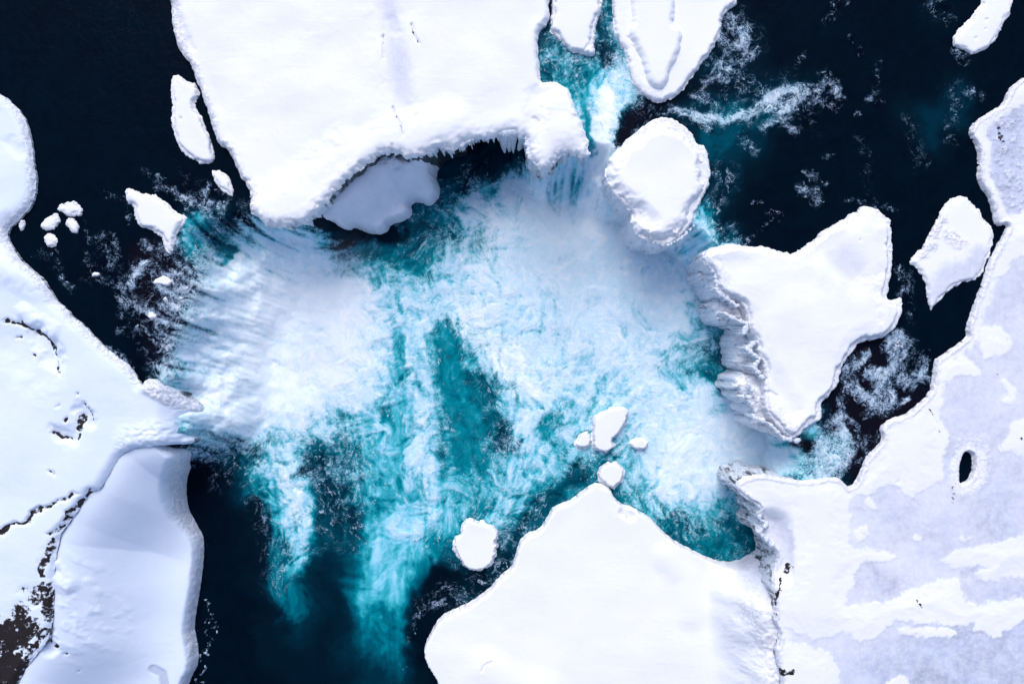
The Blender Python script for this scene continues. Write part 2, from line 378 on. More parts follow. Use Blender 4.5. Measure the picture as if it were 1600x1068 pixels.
SX = SX*(1-calm)+X*calm; SY = SY*(1-calm)+Y*calm
fid = np.where((tt > 0.01) & (tt < .995), fid, 0)
# the centre chute and the right rapids drop a little before their lips
U, V = proj(X*.45+SX*.55, Y*.45+SY*.55, Z)
wu = fbm(U/45, V/45, 21, 4)*20+fbm(U/12, V/12, 22, 2)*6; wv = fbm(U/45+50, V/45, 23, 4)*20+fbm(U/12+50, V/12, 24, 2)*6
F = sample_grid(GF, U+wu, V+wv)/9.0; T = sample_grid(GT, U+wu*.8, V+wv*.8)/9.0
B = np.zeros_like(F)
kw = .5+.9*sstep(0, 4, D)
Uw, Vw = U+wu*kw+fbm(U/7, V/7, 25, 3)*5, V+wv*kw+fbm(U/7, V/7, 26, 3)*5
def pf(pts, r, val, soft=.6, op=1.0): paint(F, Uw, Vw, pts, r, val, soft, op)
def pt(pts, r, val, soft=.8, op=1.0): paint(T, Uw, Vw, pts, r, val, soft, op)
# --- teal windows and streams in the pool
pt([(350,385),(358,402)], 11, .56); pf([(350,385),(358,402)], 10, .1)
pt([(302,345),(306,385)], 12, .62); pf([(302,345),(306,385)], 10, .35)
pt([(560,392),(640,398),(668,412)], 16, .46); pf([(560,392),(640,398),(668,412)], 15, .13)
pt([(540,368),(600,372),(650,352)], 10, .33); pf([(540,368),(600,372),(650,352)], 10, .08)
pt([(702,530),(712,600),(735,660),(722,720)], 24, .52); pf([(702,530),(712,600),(735,650),(725,720)], 22, .08)
pt([(740,600),(765,650),(790,690)], 16, .40); pf([(740,610),(765,650)], 14, .15)
pt([(618,520),(622,570),(628,600)], 12, .66); pf([(618,520),(622,570)], 10, .25)
pt([(612,640),(640,660),(620,700),(595,760),(590,790)], 20, .64); pf([(625,640),(615,700),(600,765)], 16, .22)
pf([(648,520),(660,600),(668,680),(672,740),(660,800),(652,830)], 13, .72)
pf([(683,600),(690,680),(688,740)], 7, .6)
pf([(440,690),(455,760),(468,820)], 14, .85); pf([(470,830),(473,870)], 15, .5, .9); pt([(445,700),(455,760),(468,830),(462,890)], 20, .78)
pt([(490,730),(520,760),(540,830)], 22, .30); pt([(440,860),(455,940)], 22, .45, .8)
pt([(600,850),(612,900),(600,950)], 24, .70, .7); pt([(600,960),(604,1000)], 18, .46, .9); pf([(600,850),(612,900)], 20, .12)
pt([(405,800),(395,900),(420,1000)], 18, .10, .8)
pt([(520,900),(520,1000)], 18, .14, .8, .8)
pt([(1130,510),(1140,560),(1120,590)], 17, .48); pf([(1130,515),(1140,560),(1118,590)], 14, .18)
pt([(1150,830),(1120,850),(1090,845)], 16, .45); pf([(1150,830),(1120,850),(1090,848)], 14, .12)
pt([(862,655),(852,680)], 12, .58); pf([(862,655),(852,680)], 10, .15)
pt([(905,735),(880,765),(850,790),(830,812),(800,850)], 12, .34); pf([(905,738),(880,765),(850,790)], 11, .10)
pt([(1035,800),(1060,822),(1090,845)], 8, .45)
pf([(860,640),(930,720)][:1], 20, .7)
pf([(780,560),(810,600),(835,650)], 16, .85); pf([(760,500),(800,540)], 20, .9)
pf([(1080,480),(1110,500)], 16, .55); pt([(1080,480),(1115,500)], 14, .65)
# centre chute
pf([(975,130),(955,165),(940,200),(935,240),(930,300)], 17, .95); pt([(970,140),(950,190),(935,250)], 18, .86)
pt([(885,265),(880,310)], 18, .80); pf([(885,262),(880,305)], 16, .5); pt([(940,225),(930,300),(925,350)], 14, .95); pf([(944,215),(934,290),(922,350)], 12, 1.0); pt([(915,165),(921,215),(922,245)], 7, .55); pf([(913,160),(920,215),(921,245)], 6, .08)
pt([(985,180),(975,215),(965,235)], 12, .05); pf([(988,175),(975,215)], 10, .05); B[:] = paint(B, Uw, Vw, [(1000,165),(980,210)], 16, .6)
pf([(850,60),(862,95),(890,120),(910,130)], 12, .42); pt([(850,60),(870,100),(900,125)], 13, .52)
pt([(930,80),(950,100)], 12, .22)
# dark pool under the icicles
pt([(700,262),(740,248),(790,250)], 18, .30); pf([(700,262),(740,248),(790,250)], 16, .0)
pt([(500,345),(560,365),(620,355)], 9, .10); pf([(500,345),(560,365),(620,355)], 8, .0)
pf([(735,275),(765,300)], 12, .45)
# upper river riffles
pf([(1140,38),(1160,60),(1165,85),(1140,105),(1125,125)], 10, .50, .8); pf([(1100,150),(1110,162)], 6, .3)
pf([(1050,172),(1085,188),(1110,200)], 8, .5); pf([(1085,182),(1130,188),(1170,180),(1190,160),(1215,145),(1262,138)], 9, .62, .8)
pf([(1195,165),(1230,170),(1260,148),(1285,128),(1305,135),(1310,150)], 8, .50, .8); pf([(1215,175),(1240,205)], 8, .45)
pf([(1275,160),(1305,170)], 6, .35); pt([(1140,205),(1150,190),(1200,180)], 14, .34, .8)
pf([(1125,250),(1140,275),(1118,305)], 9, .24); pf([(1260,270),(1292,288)], 5, .3); pf([(1290,250),(1305,247)], 4, .35)
pf([(1180,320),(1195,318)], 3, .5); pf([(1355,155),(1378,165)], 6, .3); pf([(1335,178),(1345,180)], 3, .5); pf([(1250,295),(1280,310)], 10, .22)
pf([(1300,8),(1325,8)], 6, .22); pf([(1455,10),(1480,25)], 12, .22); pf([(1515,140),(1535,150)], 10, .24); pf([(1500,150),(1490,215)], 12, .12)
pf([(1370,100),(1365,150)], 6, .14); pf([(1345,220),(1365,330)], 12, .08); pf([(1425,190),(1440,260)], 14, .09); pf([(1255,85),(1240,100)], 6, .14)
pf([(1165,380),(1210,350)], 3, .25); pf([(1320,315),(1400,325)], 5, .2); pf([(1490,75),(1505,92)], 8, .3, .6)
pt([(1100,368),(1075,385),(1050,395)], 12, .74); pf([(1100,368),(1075,388)], 9, .35)
pf([(1405,415),(1420,440),(1412,455)], 9, .32); pf([(1420,465),(1425,500)], 8, .14)
# left riffles above the fall
B[:] = paint(B, Uw, Vw, [(235,400),(280,440),(265,470),(225,450)], 30, .75); B[:] = paint(B, Uw, Vw, [(240,500),(250,560)], 22, .5)
for P in ([(280,380),(230,410),(215,435),(205,440)], [(205,440),(212,470),(235,490),(252,510),(268,530)], [(225,415),(245,400),(250,385)],
          [(200,470),(195,480)], [(252,445),(270,470),(262,480)], [(325,290),(318,310),(325,330)], [(348,320),(350,345)], [(245,290),(270,300),(315,320)],
          [(240,430),(262,425),(290,435)], [(240,480),(255,500),(275,505)]): pf(P, 6, .5, .8)
pf([(165,380),(180,385),(178,400)], 12, .33); pf([(150,430),(185,455),(195,480)], 5, .28); pf([(82,395),(90,405)], 6, .3); pf([(60,400),(70,405)], 10, .14)
pf([(130,345),(142,380)], 5, .18); pf([(195,320),(198,345)], 5, .2); pf([(225,375),(240,390)], 8, .35); pf([(285,265),(290,275)], 6, .12)
pf([(150,535),(180,550),(205,572)], 6, .4); pf([(185,515),(205,520)], 8, .16); pf([(215,540),(235,550)], 8, .14)
# right rapids
B[:] = paint(B, Uw, Vw, [(1350,560),(1330,640),(1350,700),(1420,640)], 38, .8)
pf([(1400,535),(1410,560),(1405,580)], 18, .58); pf([(1335,560),(1330,580),(1320,590)], 9, .5); pf([(1360,585),(1385,590),(1390,615),(1370,635)], 14, .58)
pf([(1335,600),(1350,620)], 9, .45); pf([(1445,560),(1440,590),(1455,600)], 12, .35); pf([(1395,630),(1415,622)], 5, .4); pf([(1315,620),(1308,650)], 8, .4)
pf([(1300,660),(1320,690),(1318,715),(1300,735)], 13, .62); pf([(1260,690),(1280,660),(1295,665)], 10, .35)
pt([(1310,690),(1280,715),(1250,735)], 16, .48); pt([(1240,690),(1262,700)], 9, .05); pf([(1255,680),(1258,700)], 8, .05)
pf([(1345,690),(1370,680)], 10, .25)
B[:] = paint(B, Uw, Vw, [(1250,685),(1265,700)], 14, .7); 
for P, r_, c_ in (([(1325,575),(1345,560),(1360,548)], 7, .55), ([(1330,605),(1360,625),(1378,600)], 9, .6), ([(1400,590),(1420,600),(1440,580)], 9, .42), ([(1350,650),(1375,640),(1395,632)], 6, .42), ([(1420,560),(1430,535)], 6, .25),
                  ([(1320,650),(1335,670),(1330,700)], 6, .4), ([(1345,720),(1360,700)], 6, .3), ([(1120,60),(1135,80),(1118,110),(1095,140)], 9, .42), ([(1085,150),(1110,165),(1130,168)], 6, .35), ([(1120,265),(1135,290),(1122,320)], 8, .3),
                  ([(1250,300),(1275,295),(1280,320)], 7, .34), ([(1190,200),(1225,185)], 8, .4), ([(1310,20),(1290,35)], 6, .28), ([(1330,60),(1345,85)], 5, .2), ([(1205,340),(1230,345)], 5, .28), ([(1160,215),(1180,235)], 7, .22),
                  ([(160,300),(190,312)], 5, .2), ([(225,270),(255,282)], 5, .22), ([(180,440),(200,460),(190,490)], 7, .3), ([(215,500),(225,520)], 6, .3), ([(135,400),(140,430)], 5, .2), ([(90,420),(110,450)], 6, .2)):
    pf(P, r_, c_, .8)
# bottom of the photo
for q in range(26):
    y = 940+q*5.2; x = 318+6*math.sin(q*1.3)+random.uniform(-6, 6); pf([(x, y)], random.uniform(1.5, 3.5), random.uniform(.35, .9), .4)
pf([(312,835)], 2, .6, .4)
pf([(740,930),(765,905),(785,880)], 10, .34); pf([(650,965),(665,950),(700,948),(740,935)], 8, .26); pf([(655,965),(662,945)], 3, .5)
pf([(640,1000),(648,985)], 4, .28); pf([(622,1035),(632,1040)], 4, .24)
pt([(700,900),(690,940),(665,980)], 22, .03); pf([(720,900)], 14, .02)
pt([(300,760),(340,800),(340,1000)], 40, .03)
F = np.clip(F, 0, 1); T = np.clip(T, 0, 1)
F = np.where(D < 0, np.clip(F*1.25, 0, .95), F)
# wisps drawn out along the current
fu, fv = flow(U, V)
def lic(sc, seed, steps, st, sharp):
    acc = 0; x = X.copy(); y = Y.copy(); tot = 0
    for s in range(-steps, steps+1):
        px_ = X+fu*s*st+fv*s*abs(s)*st*.02; py_ = Y-fv*s*st
        w = 1-abs(s)/(steps+1); acc = acc+w*perlin(px_*sc, py_*sc, seed); tot += w
    return acc/tot*sharp
wx = SX+fbm(SX*.22, SY*.22, 61, 4)*2.2; wy = SY+fbm(SX*.22, SY*.22, 62, 4)*2.2
wx2 = wx+fbm(wx*.8, wy*.8, 63, 3)*.9; wy2 = wy+fbm(wx*.8, wy*.8, 64, 3)*.9
rdg = ridged(wx2*.42, wy2*.42, 71, 5, .62)                # thin curling filaments
cloud = fbm(wx2*.35, wy2*.35, 72, 5, .6)
streak = lic(1.5, 81, 4, .35, 1.6)+.6*lic(3.2, 82, 3, .2, 1.4)
fallz = sstep(1, 3, wf)*(fid > 0)*(1-sstep(.45, .9, tt))*sstep(0, .12, tt)
streakl = lic(.9, 83, 9, .45, 2.6)+.8*lic(2.0, 84, 7, .28, 2.2)
det = .30*(rdg-.45)*1.7+.55*cloud+.20*fbm(X*.11, Y*.11, 75, 3)+.14*streak+.14*streakl
fz2 = np.zeros_like(F); paint(fz2, U, V, [(300,400),(290,500),(300,590),(360,560),(370,480),(350,430)], 75, 1.0, .8); fz2 = fz2*(X < 0)
fz2 = np.maximum(fallz, fz2*.8)*(fid < 2)+fallz*(fid >= 2)
det = det*(1-.65*fz2)+streakl*.46*fz2
cov = F
foam = np.clip(sstep(-.25, .3, det+cov*1.3-.7), 0, 1)
Tt = np.clip(T+(.10*cloud+.10*(rdg-.45))*sstep(.1, .5, T)+.04*streakl*sstep(.1, .5, T)-.34*fz2*np.clip(-streakl+.15*cloud, 0, 1), 0, 1)
# relief
Zd = Z+.14*foam*(1+.6*cloud)+.08*cloud*sstep(.05, .4, cov)+.16*streakl*fallz+.3*fbm(X*.16, Y*.16, 90, 3)*sstep(.2, .7, cov)
def grid_faces(mask):
    idx = np.arange(NX*NY).reshape(NY, NX)
    a = idx[:-1, :-1]; b = idx[:-1, 1:]; c = idx[1:, 1:]; d = idx[1:, :-1]
    f = np.stack([a, b, c, d], -1)[mask]
    used = np.unique(f); remap = np.full(NX*NY, -1, np.int32); remap[used] = np.arange(len(used), dtype=np.int32)
    return remap[f], used
FC = fid[:-1, :-1]; poolm = (D[:-1, :-1] > 0)
HUB = np.zeros_like(F)
for P_, r_, v_ in (([(400,480),(470,470),(520,490)], 60, 1), ([(400,580),(470,600),(520,560)], 50, .9), ([(330,620),(380,640)], 40, .8), ([(340,440),(300,520)], 40, .6), ([(730,480),(760,540),(800,560)], 26, .6), ([(1100,690),(1060,740)], 45, .5),
                 ([(445,740),(465,820)], 12, .5), ([(780,340),(750,420)], 30, .4), ([(790,580),(840,600)], 18, .7), ([(955,150),(944,215),(932,290),(920,355)], 12, 1.0), ([(860,330),(840,300)], 20, .4), ([(1080,440)], 30, .3), ([(1200,160),(1290,150)], 14, .4)):
    paint(HUB, Uw, Vw, P_, r_, v_, .9)
ATT = np.stack([F.ravel(), Tt.ravel(), B.ravel()], -1).astype(np.float32)
ATD = np.stack([np.clip(det*.5+.5, 0, 1).ravel(), np.asarray(fallz, float).ravel(), HUB.ravel()], -1).astype(np.float32)
ASW = np.stack([SX.ravel()*.005+.5, SY.ravel()*.005+.5, 0*B.ravel()], -1).astype(np.float32)
CO = np.stack([X.ravel(), Y.ravel(), Zd.ravel()], -1)
def water_piece(name, mask, label, cat):
    f, used = grid_faces(mask)
    o = mesh_obj(name, CO[used], f, [], WATER, attr={'wa': ATT[used], 'wd': ATD[used], 'ws': ASW[used]})
    return tag(o, label, cat, kind='structure')
water_piece('river', (FC == 0) & ~poolm, 'near-black river water above the falls, streaked with small white riffles', 'river')
water_piece('plunge_pool', (FC == 0) & poolm, 'turquoise plunge pool churned with white foam between the snowy cliffs', 'pool')
water_piece('waterfall', FC == 1, 'broad white waterfall streaking in from the dark river on the left', 'waterfall')
water_piece('waterfall', FC == 2, 'narrow waterfall dropping through the slot beside the round snowy islet', 'waterfall')
water_piece('waterfall', FC == 3, 'small turquoise spill between the round islet and the large snowy rock', 'waterfall')
water_piece('waterfall', FC == 4, 'short waterfall entering the pool from the brown rapids on the right', 'waterfall')
# river bed sheet far beyond the frame
fx = 600.0
mesh_obj('ground', [(-fx, -fx, -14), (fx, -fx, -14), (fx, fx, -14), (-fx, fx, -14)], [(0, 1, 2, 3)], [], SNOW,
         attr={'sf': np.zeros((4, 3))})['kind'] = 'structure'

# ------------------------------------------------------------------ snow and ice masses
EDGES = {}
def mass(name, poly, ztop, zbase, mat, parent=None, res=.15, inset=0.0, round_w=.8, rough=.22, fine=.08, relief=.12, seed=1,
         hole=None, height=None, feat=None, skirt=None, skirt_mat=None, smooth=1, skirt_rows=1, flare=.15, edge_fine=1.0, origin=None, frost=.0, wallamp=.45, under=None):
    wp = world_poly(poly, ztop, smooth)
    xs = [p[0] for p in wp]; ys = [p[1] for p in wp]
    ax = np.arange(max(min(xs), -84)-1, min(max(xs), 84)+1, res); ay = np.arange(max(min(ys), -60)-1, min(max(ys), 60)+1, res)
    x, y = np.meshgrid(ax, ay); ny, nx = x.shape
    d = sdf(x, y, wp)
    if hole is not None:
        d = np.minimum(d, -sdf(x, y, world_poly(hole, ztop, 1)))
    d = d-inset+rough*fbm(x*.45, y*.45, seed, 3)*min(1, 1)+fine*(edge_fine(*proj(x, y, ztop)) if callable(edge_fine) else edge_fine)*fbm(x*1.2, y*1.2, seed+5, 6, .68)*1.9
    gyy, gxx = np.gradient(d, res); gn = np.sqrt(gxx**2+gyy**2)+1e-6; gxx /= gn; gyy /= gn
    near = np.abs(d) < .6*res
    sx = np.where(near, x-gxx*d, x); sy = np.where(near, y-gyy*d, y); dd = np.where(near, 0, d)
    ins = dd >= 0
    prof = 1-(1-np.clip(dd/round_w, 0, 1))**2.2
    u, v = proj(x, y, ztop)
    z = zbase+(ztop-zbase)*prof if round_w > 0 else np.full(x.shape, float(ztop))
    if zbase < -5 and ztop > -1: z = ztop-.8+.8*prof
    z = z+relief*(fbm(x*.06, y*.06, seed+9, 3)*2+.10*fbm(x*.5, y*.5, seed+11, 3))*sstep(0, 2.0, dd)
    if height is not None: z = z+height(x, y, u, v, dd)
    at = np.zeros((ny, nx, 3), np.float32)
    if feat is not None:
        r_, i_, q_, dz = feat(x, y, u, v, dd)
        at[..., 0] = r_; at[..., 1] = i_; at[..., 2] = q_; z = z+dz
    idx = np.arange(nx*ny).reshape(ny, nx)
    a, b, c, e = idx[:-1, :-1], idx[:-1, 1:], idx[1:, 1:], idx[1:, :-1]
    ia, ib, ic, ie = ins[:-1, :-1], ins[:-1, 1:], ins[1:, 1:], ins[1:, :-1]
    cnt = ia.astype(int)+ib+ic+ie
    m4 = cnt == 4; f4 = np.stack([a, b, c, e], -1)[m4]
    f3 = np.concatenate([np.stack(t, -1)[(cnt == 3) & ~o] for t, o in (((b, c, e), ia), ((a, c, e), ib), ((a, b, e), ic), ((a, b, c), ie))])
    if len(f4) == 0: return None
    # boundary edges
    ed = np.concatenate([f4[:, [0, 1]], f4[:, [1, 2]], f4[:, [2, 3]], f4[:, [3, 0]], f3[:, [0, 1]], f3[:, [1, 2]], f3[:, [2, 0]]])
    key = np.minimum(ed[:, 0], ed[:, 1]).astype(np.int64)*(nx*ny)+np.maximum(ed[:, 0], ed[:, 1])
    uq, inv, ct = np.unique(key, return_inverse=True, return_counts=True)
    be = ed[ct[inv] == 1]
    used = np.unique(np.concatenate([f4.ravel(), f3.ravel()])); rm = np.full(nx*ny, -1, np.int64); rm[used] = np.arange(len(used))
    P = np.stack([sx.ravel(), sy.ravel(), z.ravel()], -1)[used]; A = at.reshape(-1, 3)[used]
    f4 = rm[f4]; f3 = rm[f3]; be = rm[be]
    bv = np.unique(be); G = np.stack([-gxx.ravel(), -gyy.ravel()], -1)[used][bv]
    off = np.array(origin if origin is not None else (0, 0, 0), float)
    zb = zbase if skirt is None else skirt
    K = skirt_rows; rows = []; bp = P[bv]
    for k in range(1, K+1):
        t = k/K; q = bp.copy(); q[:, 2] = bp[:, 2]*(1-t)+zb*t
        s = flare*math.sin(min(t*3, 1)*math.pi/2) if K > 1 else flare
        if K > 1: s = s+wallamp*fbm(bp[:, 0]*.8+q[:, 2]*.25, bp[:, 1]*.8-q[:, 2]*.3, seed+33, 4)*min(1, t*3)-.5*t*(1-t)
        if under is not None:
            bu, bv_ = proj(bp[:, 0], bp[:, 1], ztop); s = s-under(bu, bv_)*min(1, t*5)
        q[:, 0] += G[:, 0]*s; q[:, 1] += G[:, 1]*s; rows.append(q)
    pos = np.full(len(P), -1, np.int64); pos[bv] = np.arange(len(bv)); n0 = len(bv)
    if skirt_mat is None:
        allP = np.concatenate([P]+rows); base = len(P); F4 = [f4]
        prev = be.copy()
        for k in range(K):
            cur = base+k*n0+pos[be]; F4.append(np.stack([prev[:, 1], prev[:, 0], cur[:, 0], cur[:, 1]], -1)); prev = cur
        Ar = A[bv].copy(); 
        allA = np.concatenate([A]+[Ar]*K)
        o = mesh_obj(name, allP-off, np.concatenate(F4), f3, mat, parent, {'sf': allA})
    else:
        o = mesh_obj(name, P-off, f4, f3, mat, parent, {'sf': A})
        allP = np.concatenate([bp]+rows); F4 = []
        for k in range(K):
            p0 = k*n0+pos[be]; p1 = (k+1)*n0+pos[be]; F4.append(np.stack([p0[:, 1], p0[:, 0], p1[:, 0], p1[:, 1]], -1))
        fu_, fv_ = proj(allP[:, 0], allP[:, 1], ztop); fr = frost(fu_, fv_) if callable(frost) else frost
        wa = np.zeros((len(allP), 3)); wa[:, 1] = fr
        mesh_obj('cliff_face', allP-off, np.concatenate(F4), [], skirt_mat, parent if parent is not None else o, {'sf': wa})
    EDGES[o.name] = (bp, G)
    return o

def islet(name, poly, label, cat, h=.7, level=0., rim=.45, mat=SNOW, seed=1, group=None, cliff=False, capw=.5, rimh=.25, featcap=None, rimvar=.4, ice=.0, res=.13, relief=.08, rough=.2, height=None, round_w=None, frost=.6, rimq=.35):
    cxp = sum(p[0] for p in poly)/len(poly); cyp = sum(p[1] for p in poly)/len(poly)
    x0, y0 = unproj(cxp, cyp, level); root = empty(name, (x0, y0, level)); tag(root, label, cat, group)
    org = (x0, y0, level); ztop = level+h
    def rf(x, y, u, v, d):
        q = np.ones_like(x)*rimq; n = fbm(x*1.6, y*1.6, seed+50, 4)
        return np.zeros_like(x), np.clip(ice+.4*n, 0, 1), q, .10*n+.05*fbm(x*5, y*5, seed+51, 2)
    mass('ice_rim', poly, level+rimh, level-.4, mat, root, res=res, round_w=.35, rough=rough, fine=.20, relief=.0, seed=seed, feat=rf,
         skirt=(-11.5 if cliff else level-.6), skirt_mat=(CLIFF if cliff else None), skirt_rows=(14 if cliff else 2), origin=org, frost=frost, wallamp=.55, flare=.15)
    if rim is not None:
        def hh(x, y, u, v, d):
            return 0*x if height is None else height(x, y, u, v, d)
        mass('snow_cap', poly, ztop, level+rimh*.5, mat, root, res=res, inset=rim, round_w=round_w or capw, rough=rough+rimvar, fine=.17, relief=relief, seed=seed+3,
             feat=featcap, height=hh, skirt=level+rimh-.25, skirt_rows=2, origin=org, flare=.05)
    return root

# ---- left bank
BANK_L = [(-260,120),(-60,120),(0,146),(12,157),(25,170),(36,190),(43,215),(46,235),(48,257),(52,285),(50,305),(42,322),(25,340),(8,355),(6,372),(15,385),(30,408),
 (45,420),(62,435),(75,455),(85,472),(100,482),(112,498),(128,508),(140,525),(160,541),(180,558),(198,572),(212,592),(218,604),(224,592),(240,592),(257,606),(272,618),(286,631),(299,644),
 (288,650),(272,654),(285,661),(272,668),(287,676),(272,682),(289,692),(280,699),(264,696),(240,697),(202,701),(188,710),(180,718),(165,743),(153,766),(139,768),(124,788),(107,814),(94,829),(86,848),(80,893),(79,930),
 (77,968),(69,1005),(49,1028),(28,1058),(5,1110),(-40,1200),(-260,1200)]
def feat_left(x, y, u, v, d):
    n = ridged(x*.5, y*.5, 301, 5); m = fbm(x*1.1, y*1.1, 302, 5, .6)
    r = np.zeros_like(x); dz = np.zeros_like(x); q = np.zeros_like(x); ice = np.zeros_like(x)
    uw = u+fbm(x*.6, y*.6, 303, 3)*9; vw = v+fbm(x*.6, y*.6, 304, 3)*9
    def stroke(pts, rad, val, dep=-.25, soft=.6):
        nonlocal r, dz
        a = np.zeros_like(x); paint(a, uw, vw, pts, rad, 1.0, soft); r = np.maximum(r, a*val); dz = dz+dep*a
    # bare cliff-top rocks, lower left
    for pts, rad, val in (([(0,1000),(30,985)], 34, .62), ([(15,1040),(0,1068)], 30, .66), ([(30,960),(45,985)], 20, .55), ([(62,900),(70,870),(78,850)], 9, .55), ([(55,930),(70,920),(72,960)], 13, .55),
                          ([(40,1010),(62,990)], 16, .5), ([(78,835),(96,822)], 5, .5), ([(100,812),(120,790),(138,770)], 4, .55), ([(60,1000),(30,1050)], 5, .5),
                          ([(0,833),(5,828)], 7, .7), ([(35,925),(50,940)], 9, .42), ([(8,825),(40,812),(60,795),(85,785),(120,770)], 3, .52),
                          ([(45,810),(62,797)], 5, .55), ([(10,498),(25,505),(45,512),(58,520)], 3.4, .62), ([(30,500),(42,510)], 4, .55), ([(58,515),(70,528),(78,542)], 4.5, .62), ([(82,545),(82,553)], 3, .6),
                          ([(132,630),(142,655)], 3, .5), ([(125,652),(122,672)], 5, .56), ([(125,670),(122,690)], 2.2, .5), ([(80,678),(95,680),(108,686)], 3, .6), ([(49,556)], 3, .85), ([(102,654)], 3, .85),
                          ([(85,568),(88,580)], 2.5, .5), ([(87,635)], 3, .45), ([(78,735),(84,740)], 3, .45), ([(120,616)], 2.5, .5), ([(25,528),(30,530)], 2, .5)):
        stroke(pts, rad, val, -.12 if rad > 8 else -.18)
    r = r*(r > .05)+np.where(r > .05, .22*m, 0)
    # hollows in the snow
    for pts, rad, dep in (([(60,520),(75,540),(82,560)], 14, -.7), ([(90,675),(108,684)], 10, -.5), ([(40,490),(80,520)], 10, .4), ([(125,640),(140,660)], 9, -.4), ([(20,540),(60,580)], 30, -.35),
                          ([(15,420),(60,440)], 20, .4), ([(12,222),(30,235)], 9, -.15)):
        a = np.zeros_like(x); paint(a, uw, vw, pts, rad, 1.0, .9); dz += dep*a
    dz -= 3.6*sstep(240, 296, u)*sstep(590, 615, v)
    rimq = (1-sstep(.35, .9, d+.35*m))*(v < 600)*.6
    q = np.maximum(q, rimq*.9)
    a = np.zeros_like(x); paint(a, u, v, [(226,598),(262,620),(312,648)], 13, 1.0, .4); q = np.maximum(q, a*.75); dz += a*.25*m
    paint(a, u, v, [(200,690),(250,680),(290,680),(280,640)], 20, 1.0, .6); dz += .35*a*ridged(x*.9+y*.4, y*1.6, 305, 4)
    a = np.zeros_like(x); paint(a, u, v, [(10,340),(-10,350)], 12, 1.0, .5); ice = a*.6
    return r, ice, q, dz
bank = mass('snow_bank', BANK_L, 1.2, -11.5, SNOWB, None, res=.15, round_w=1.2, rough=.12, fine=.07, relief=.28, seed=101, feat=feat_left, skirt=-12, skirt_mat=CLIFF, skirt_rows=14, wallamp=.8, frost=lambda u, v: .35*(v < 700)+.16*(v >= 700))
tag(bank, 'wide pale blue snow bank with dark rock patches along the left of the river', 'snow bank', kind='structure')
# ---- lower left shelf, at pool level
SHELF = [(298,696),(303,706),(292,724),(281,742),(277,770),(281,800),(295,825),(307,842),(309,865),(305,910),(298,950),(293,985),(297,1010),(301,1045),(288,1068),(270,1130),(260,1200),
 (-60,1200),(20,1100),(50,1000),(60,900),(70,840),(130,740),(200,670),(270,670)]
def feat_shelf(x, y, u, v, d):
    m = fbm(x*1.1, y*1.1, 402, 4); z0 = np.zeros_like(x); r = z0.copy(); dz = z0.copy(); ice = z0.copy()
    for pts, rad, val in (([(100,948),(112,960),(120,975)], 3, .5), ([(127,982),(131,981)], 3, .7), ([(141,994)], 2.5, .6), ([(151,1027)], 2, .6), ([(79,1040)], 2, .6)):
        a = z0.copy(); paint(a, u+m*4, v+m*4, pts, rad, 1.0, .6); r = np.maximum(r, a*val); dz -= .2*a
    for pts, rad, dep in (([(100,945),(118,960),(122,985)], 9, -.6), ([(88,840),(84,900),(82,960),(84,1000)], 5, -.5), ([(130,795),(138,790)], 6, .4), ([(150,890),(120,880)], 10, .35)):
        a = z0.copy(); paint(a, u+m*5, v+m*5, pts, rad, 1.0, .8); dz += dep*a
    a = z0.copy(); paint(a, u, v, [(150,900),(110,870),(140,930),(170,960),(100,900)], 45, 1.0, .7); dz += a*.5*np.maximum(fbm(x*.7+y*.5, y*.35-x*.2, 403, 4), 0)
    a = z0.copy(); paint(a, u, v, [(241,1044),(254,1052),(258,1072)], 7, 1.0, .25); ice = a*.8; dz -= .15*a
    q = (1-sstep(.3, .6, d+.3*m))*.6
    wall = np.zeros_like(x); dw = seg_dist(u, v, [(800+(p-800)*.925, 534+(q-534)*.925) for p, q in ((250,690),(190,705),(153,766),(107,814),(86,850),(79,930),(69,1005),(28,1058),(-40,1200))], False)[0]
    dw = dw*(sdf(u, v, [(800+(p-800)*.925, 534+(q-534)*.925) for p, q in ((250,690),(190,705),(153,766),(107,814),(86,850),(79,930),(69,1005),(28,1058),(-40,1200),(-400,1200),(-400,600),(250,600))]) < 0)
    return r, ice, q, dz+7.4*(1-sstep(0, 1, dw/170))**1.5
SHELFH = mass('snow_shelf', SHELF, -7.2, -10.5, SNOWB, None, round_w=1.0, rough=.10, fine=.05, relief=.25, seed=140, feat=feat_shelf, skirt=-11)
tag(SHELFH, 'smooth low snow shelf below the left cliff, along the dark end of the pool', 'snow shelf', kind='structure')
# ---- right bank
BANK_R = [(1700,60),(1640,100),(1600,120),(1578,140),(1571,161),(1552,172),(1530,185),(1516,204),(1526,221),(1533,243),(1530,266),(1533,285),(1548,307),(1554,330),(1560,352),(1575,350),(1576,356),(1565,378),(1554,397),
 (1543,424),(1533,458),(1522,484),(1513,514),(1515,527),(1496,540),(1477,555),(1462,563),(1462,589),(1455,615),(1436,634),(1413,650),(1395,654),(1376,667),(1382,686),(1369,703),(1354,716),(1350,734),(1331,766),(1316,748),
 (1301,745),(1282,748),(1256,752),(1230,748),(1200,741),(1172,742),(1149,756),(1156,770),(1175,783),(1190,790),(1182,808),(1200,815),(1182,828),(1205,850),(1222,870),(1214,895),(1208,915),(1214,945),(1208,965),(1222,995),(1212,1020),(1225,1068),(1215,1200),
 (1900,1200),(1900,60)]
HOLE = [(1512,705),(1520,709),(1524,716),(1523,733),(1519,748),(1510,754),(1504,757),(1501,750),(1502,735),(1504,718)]
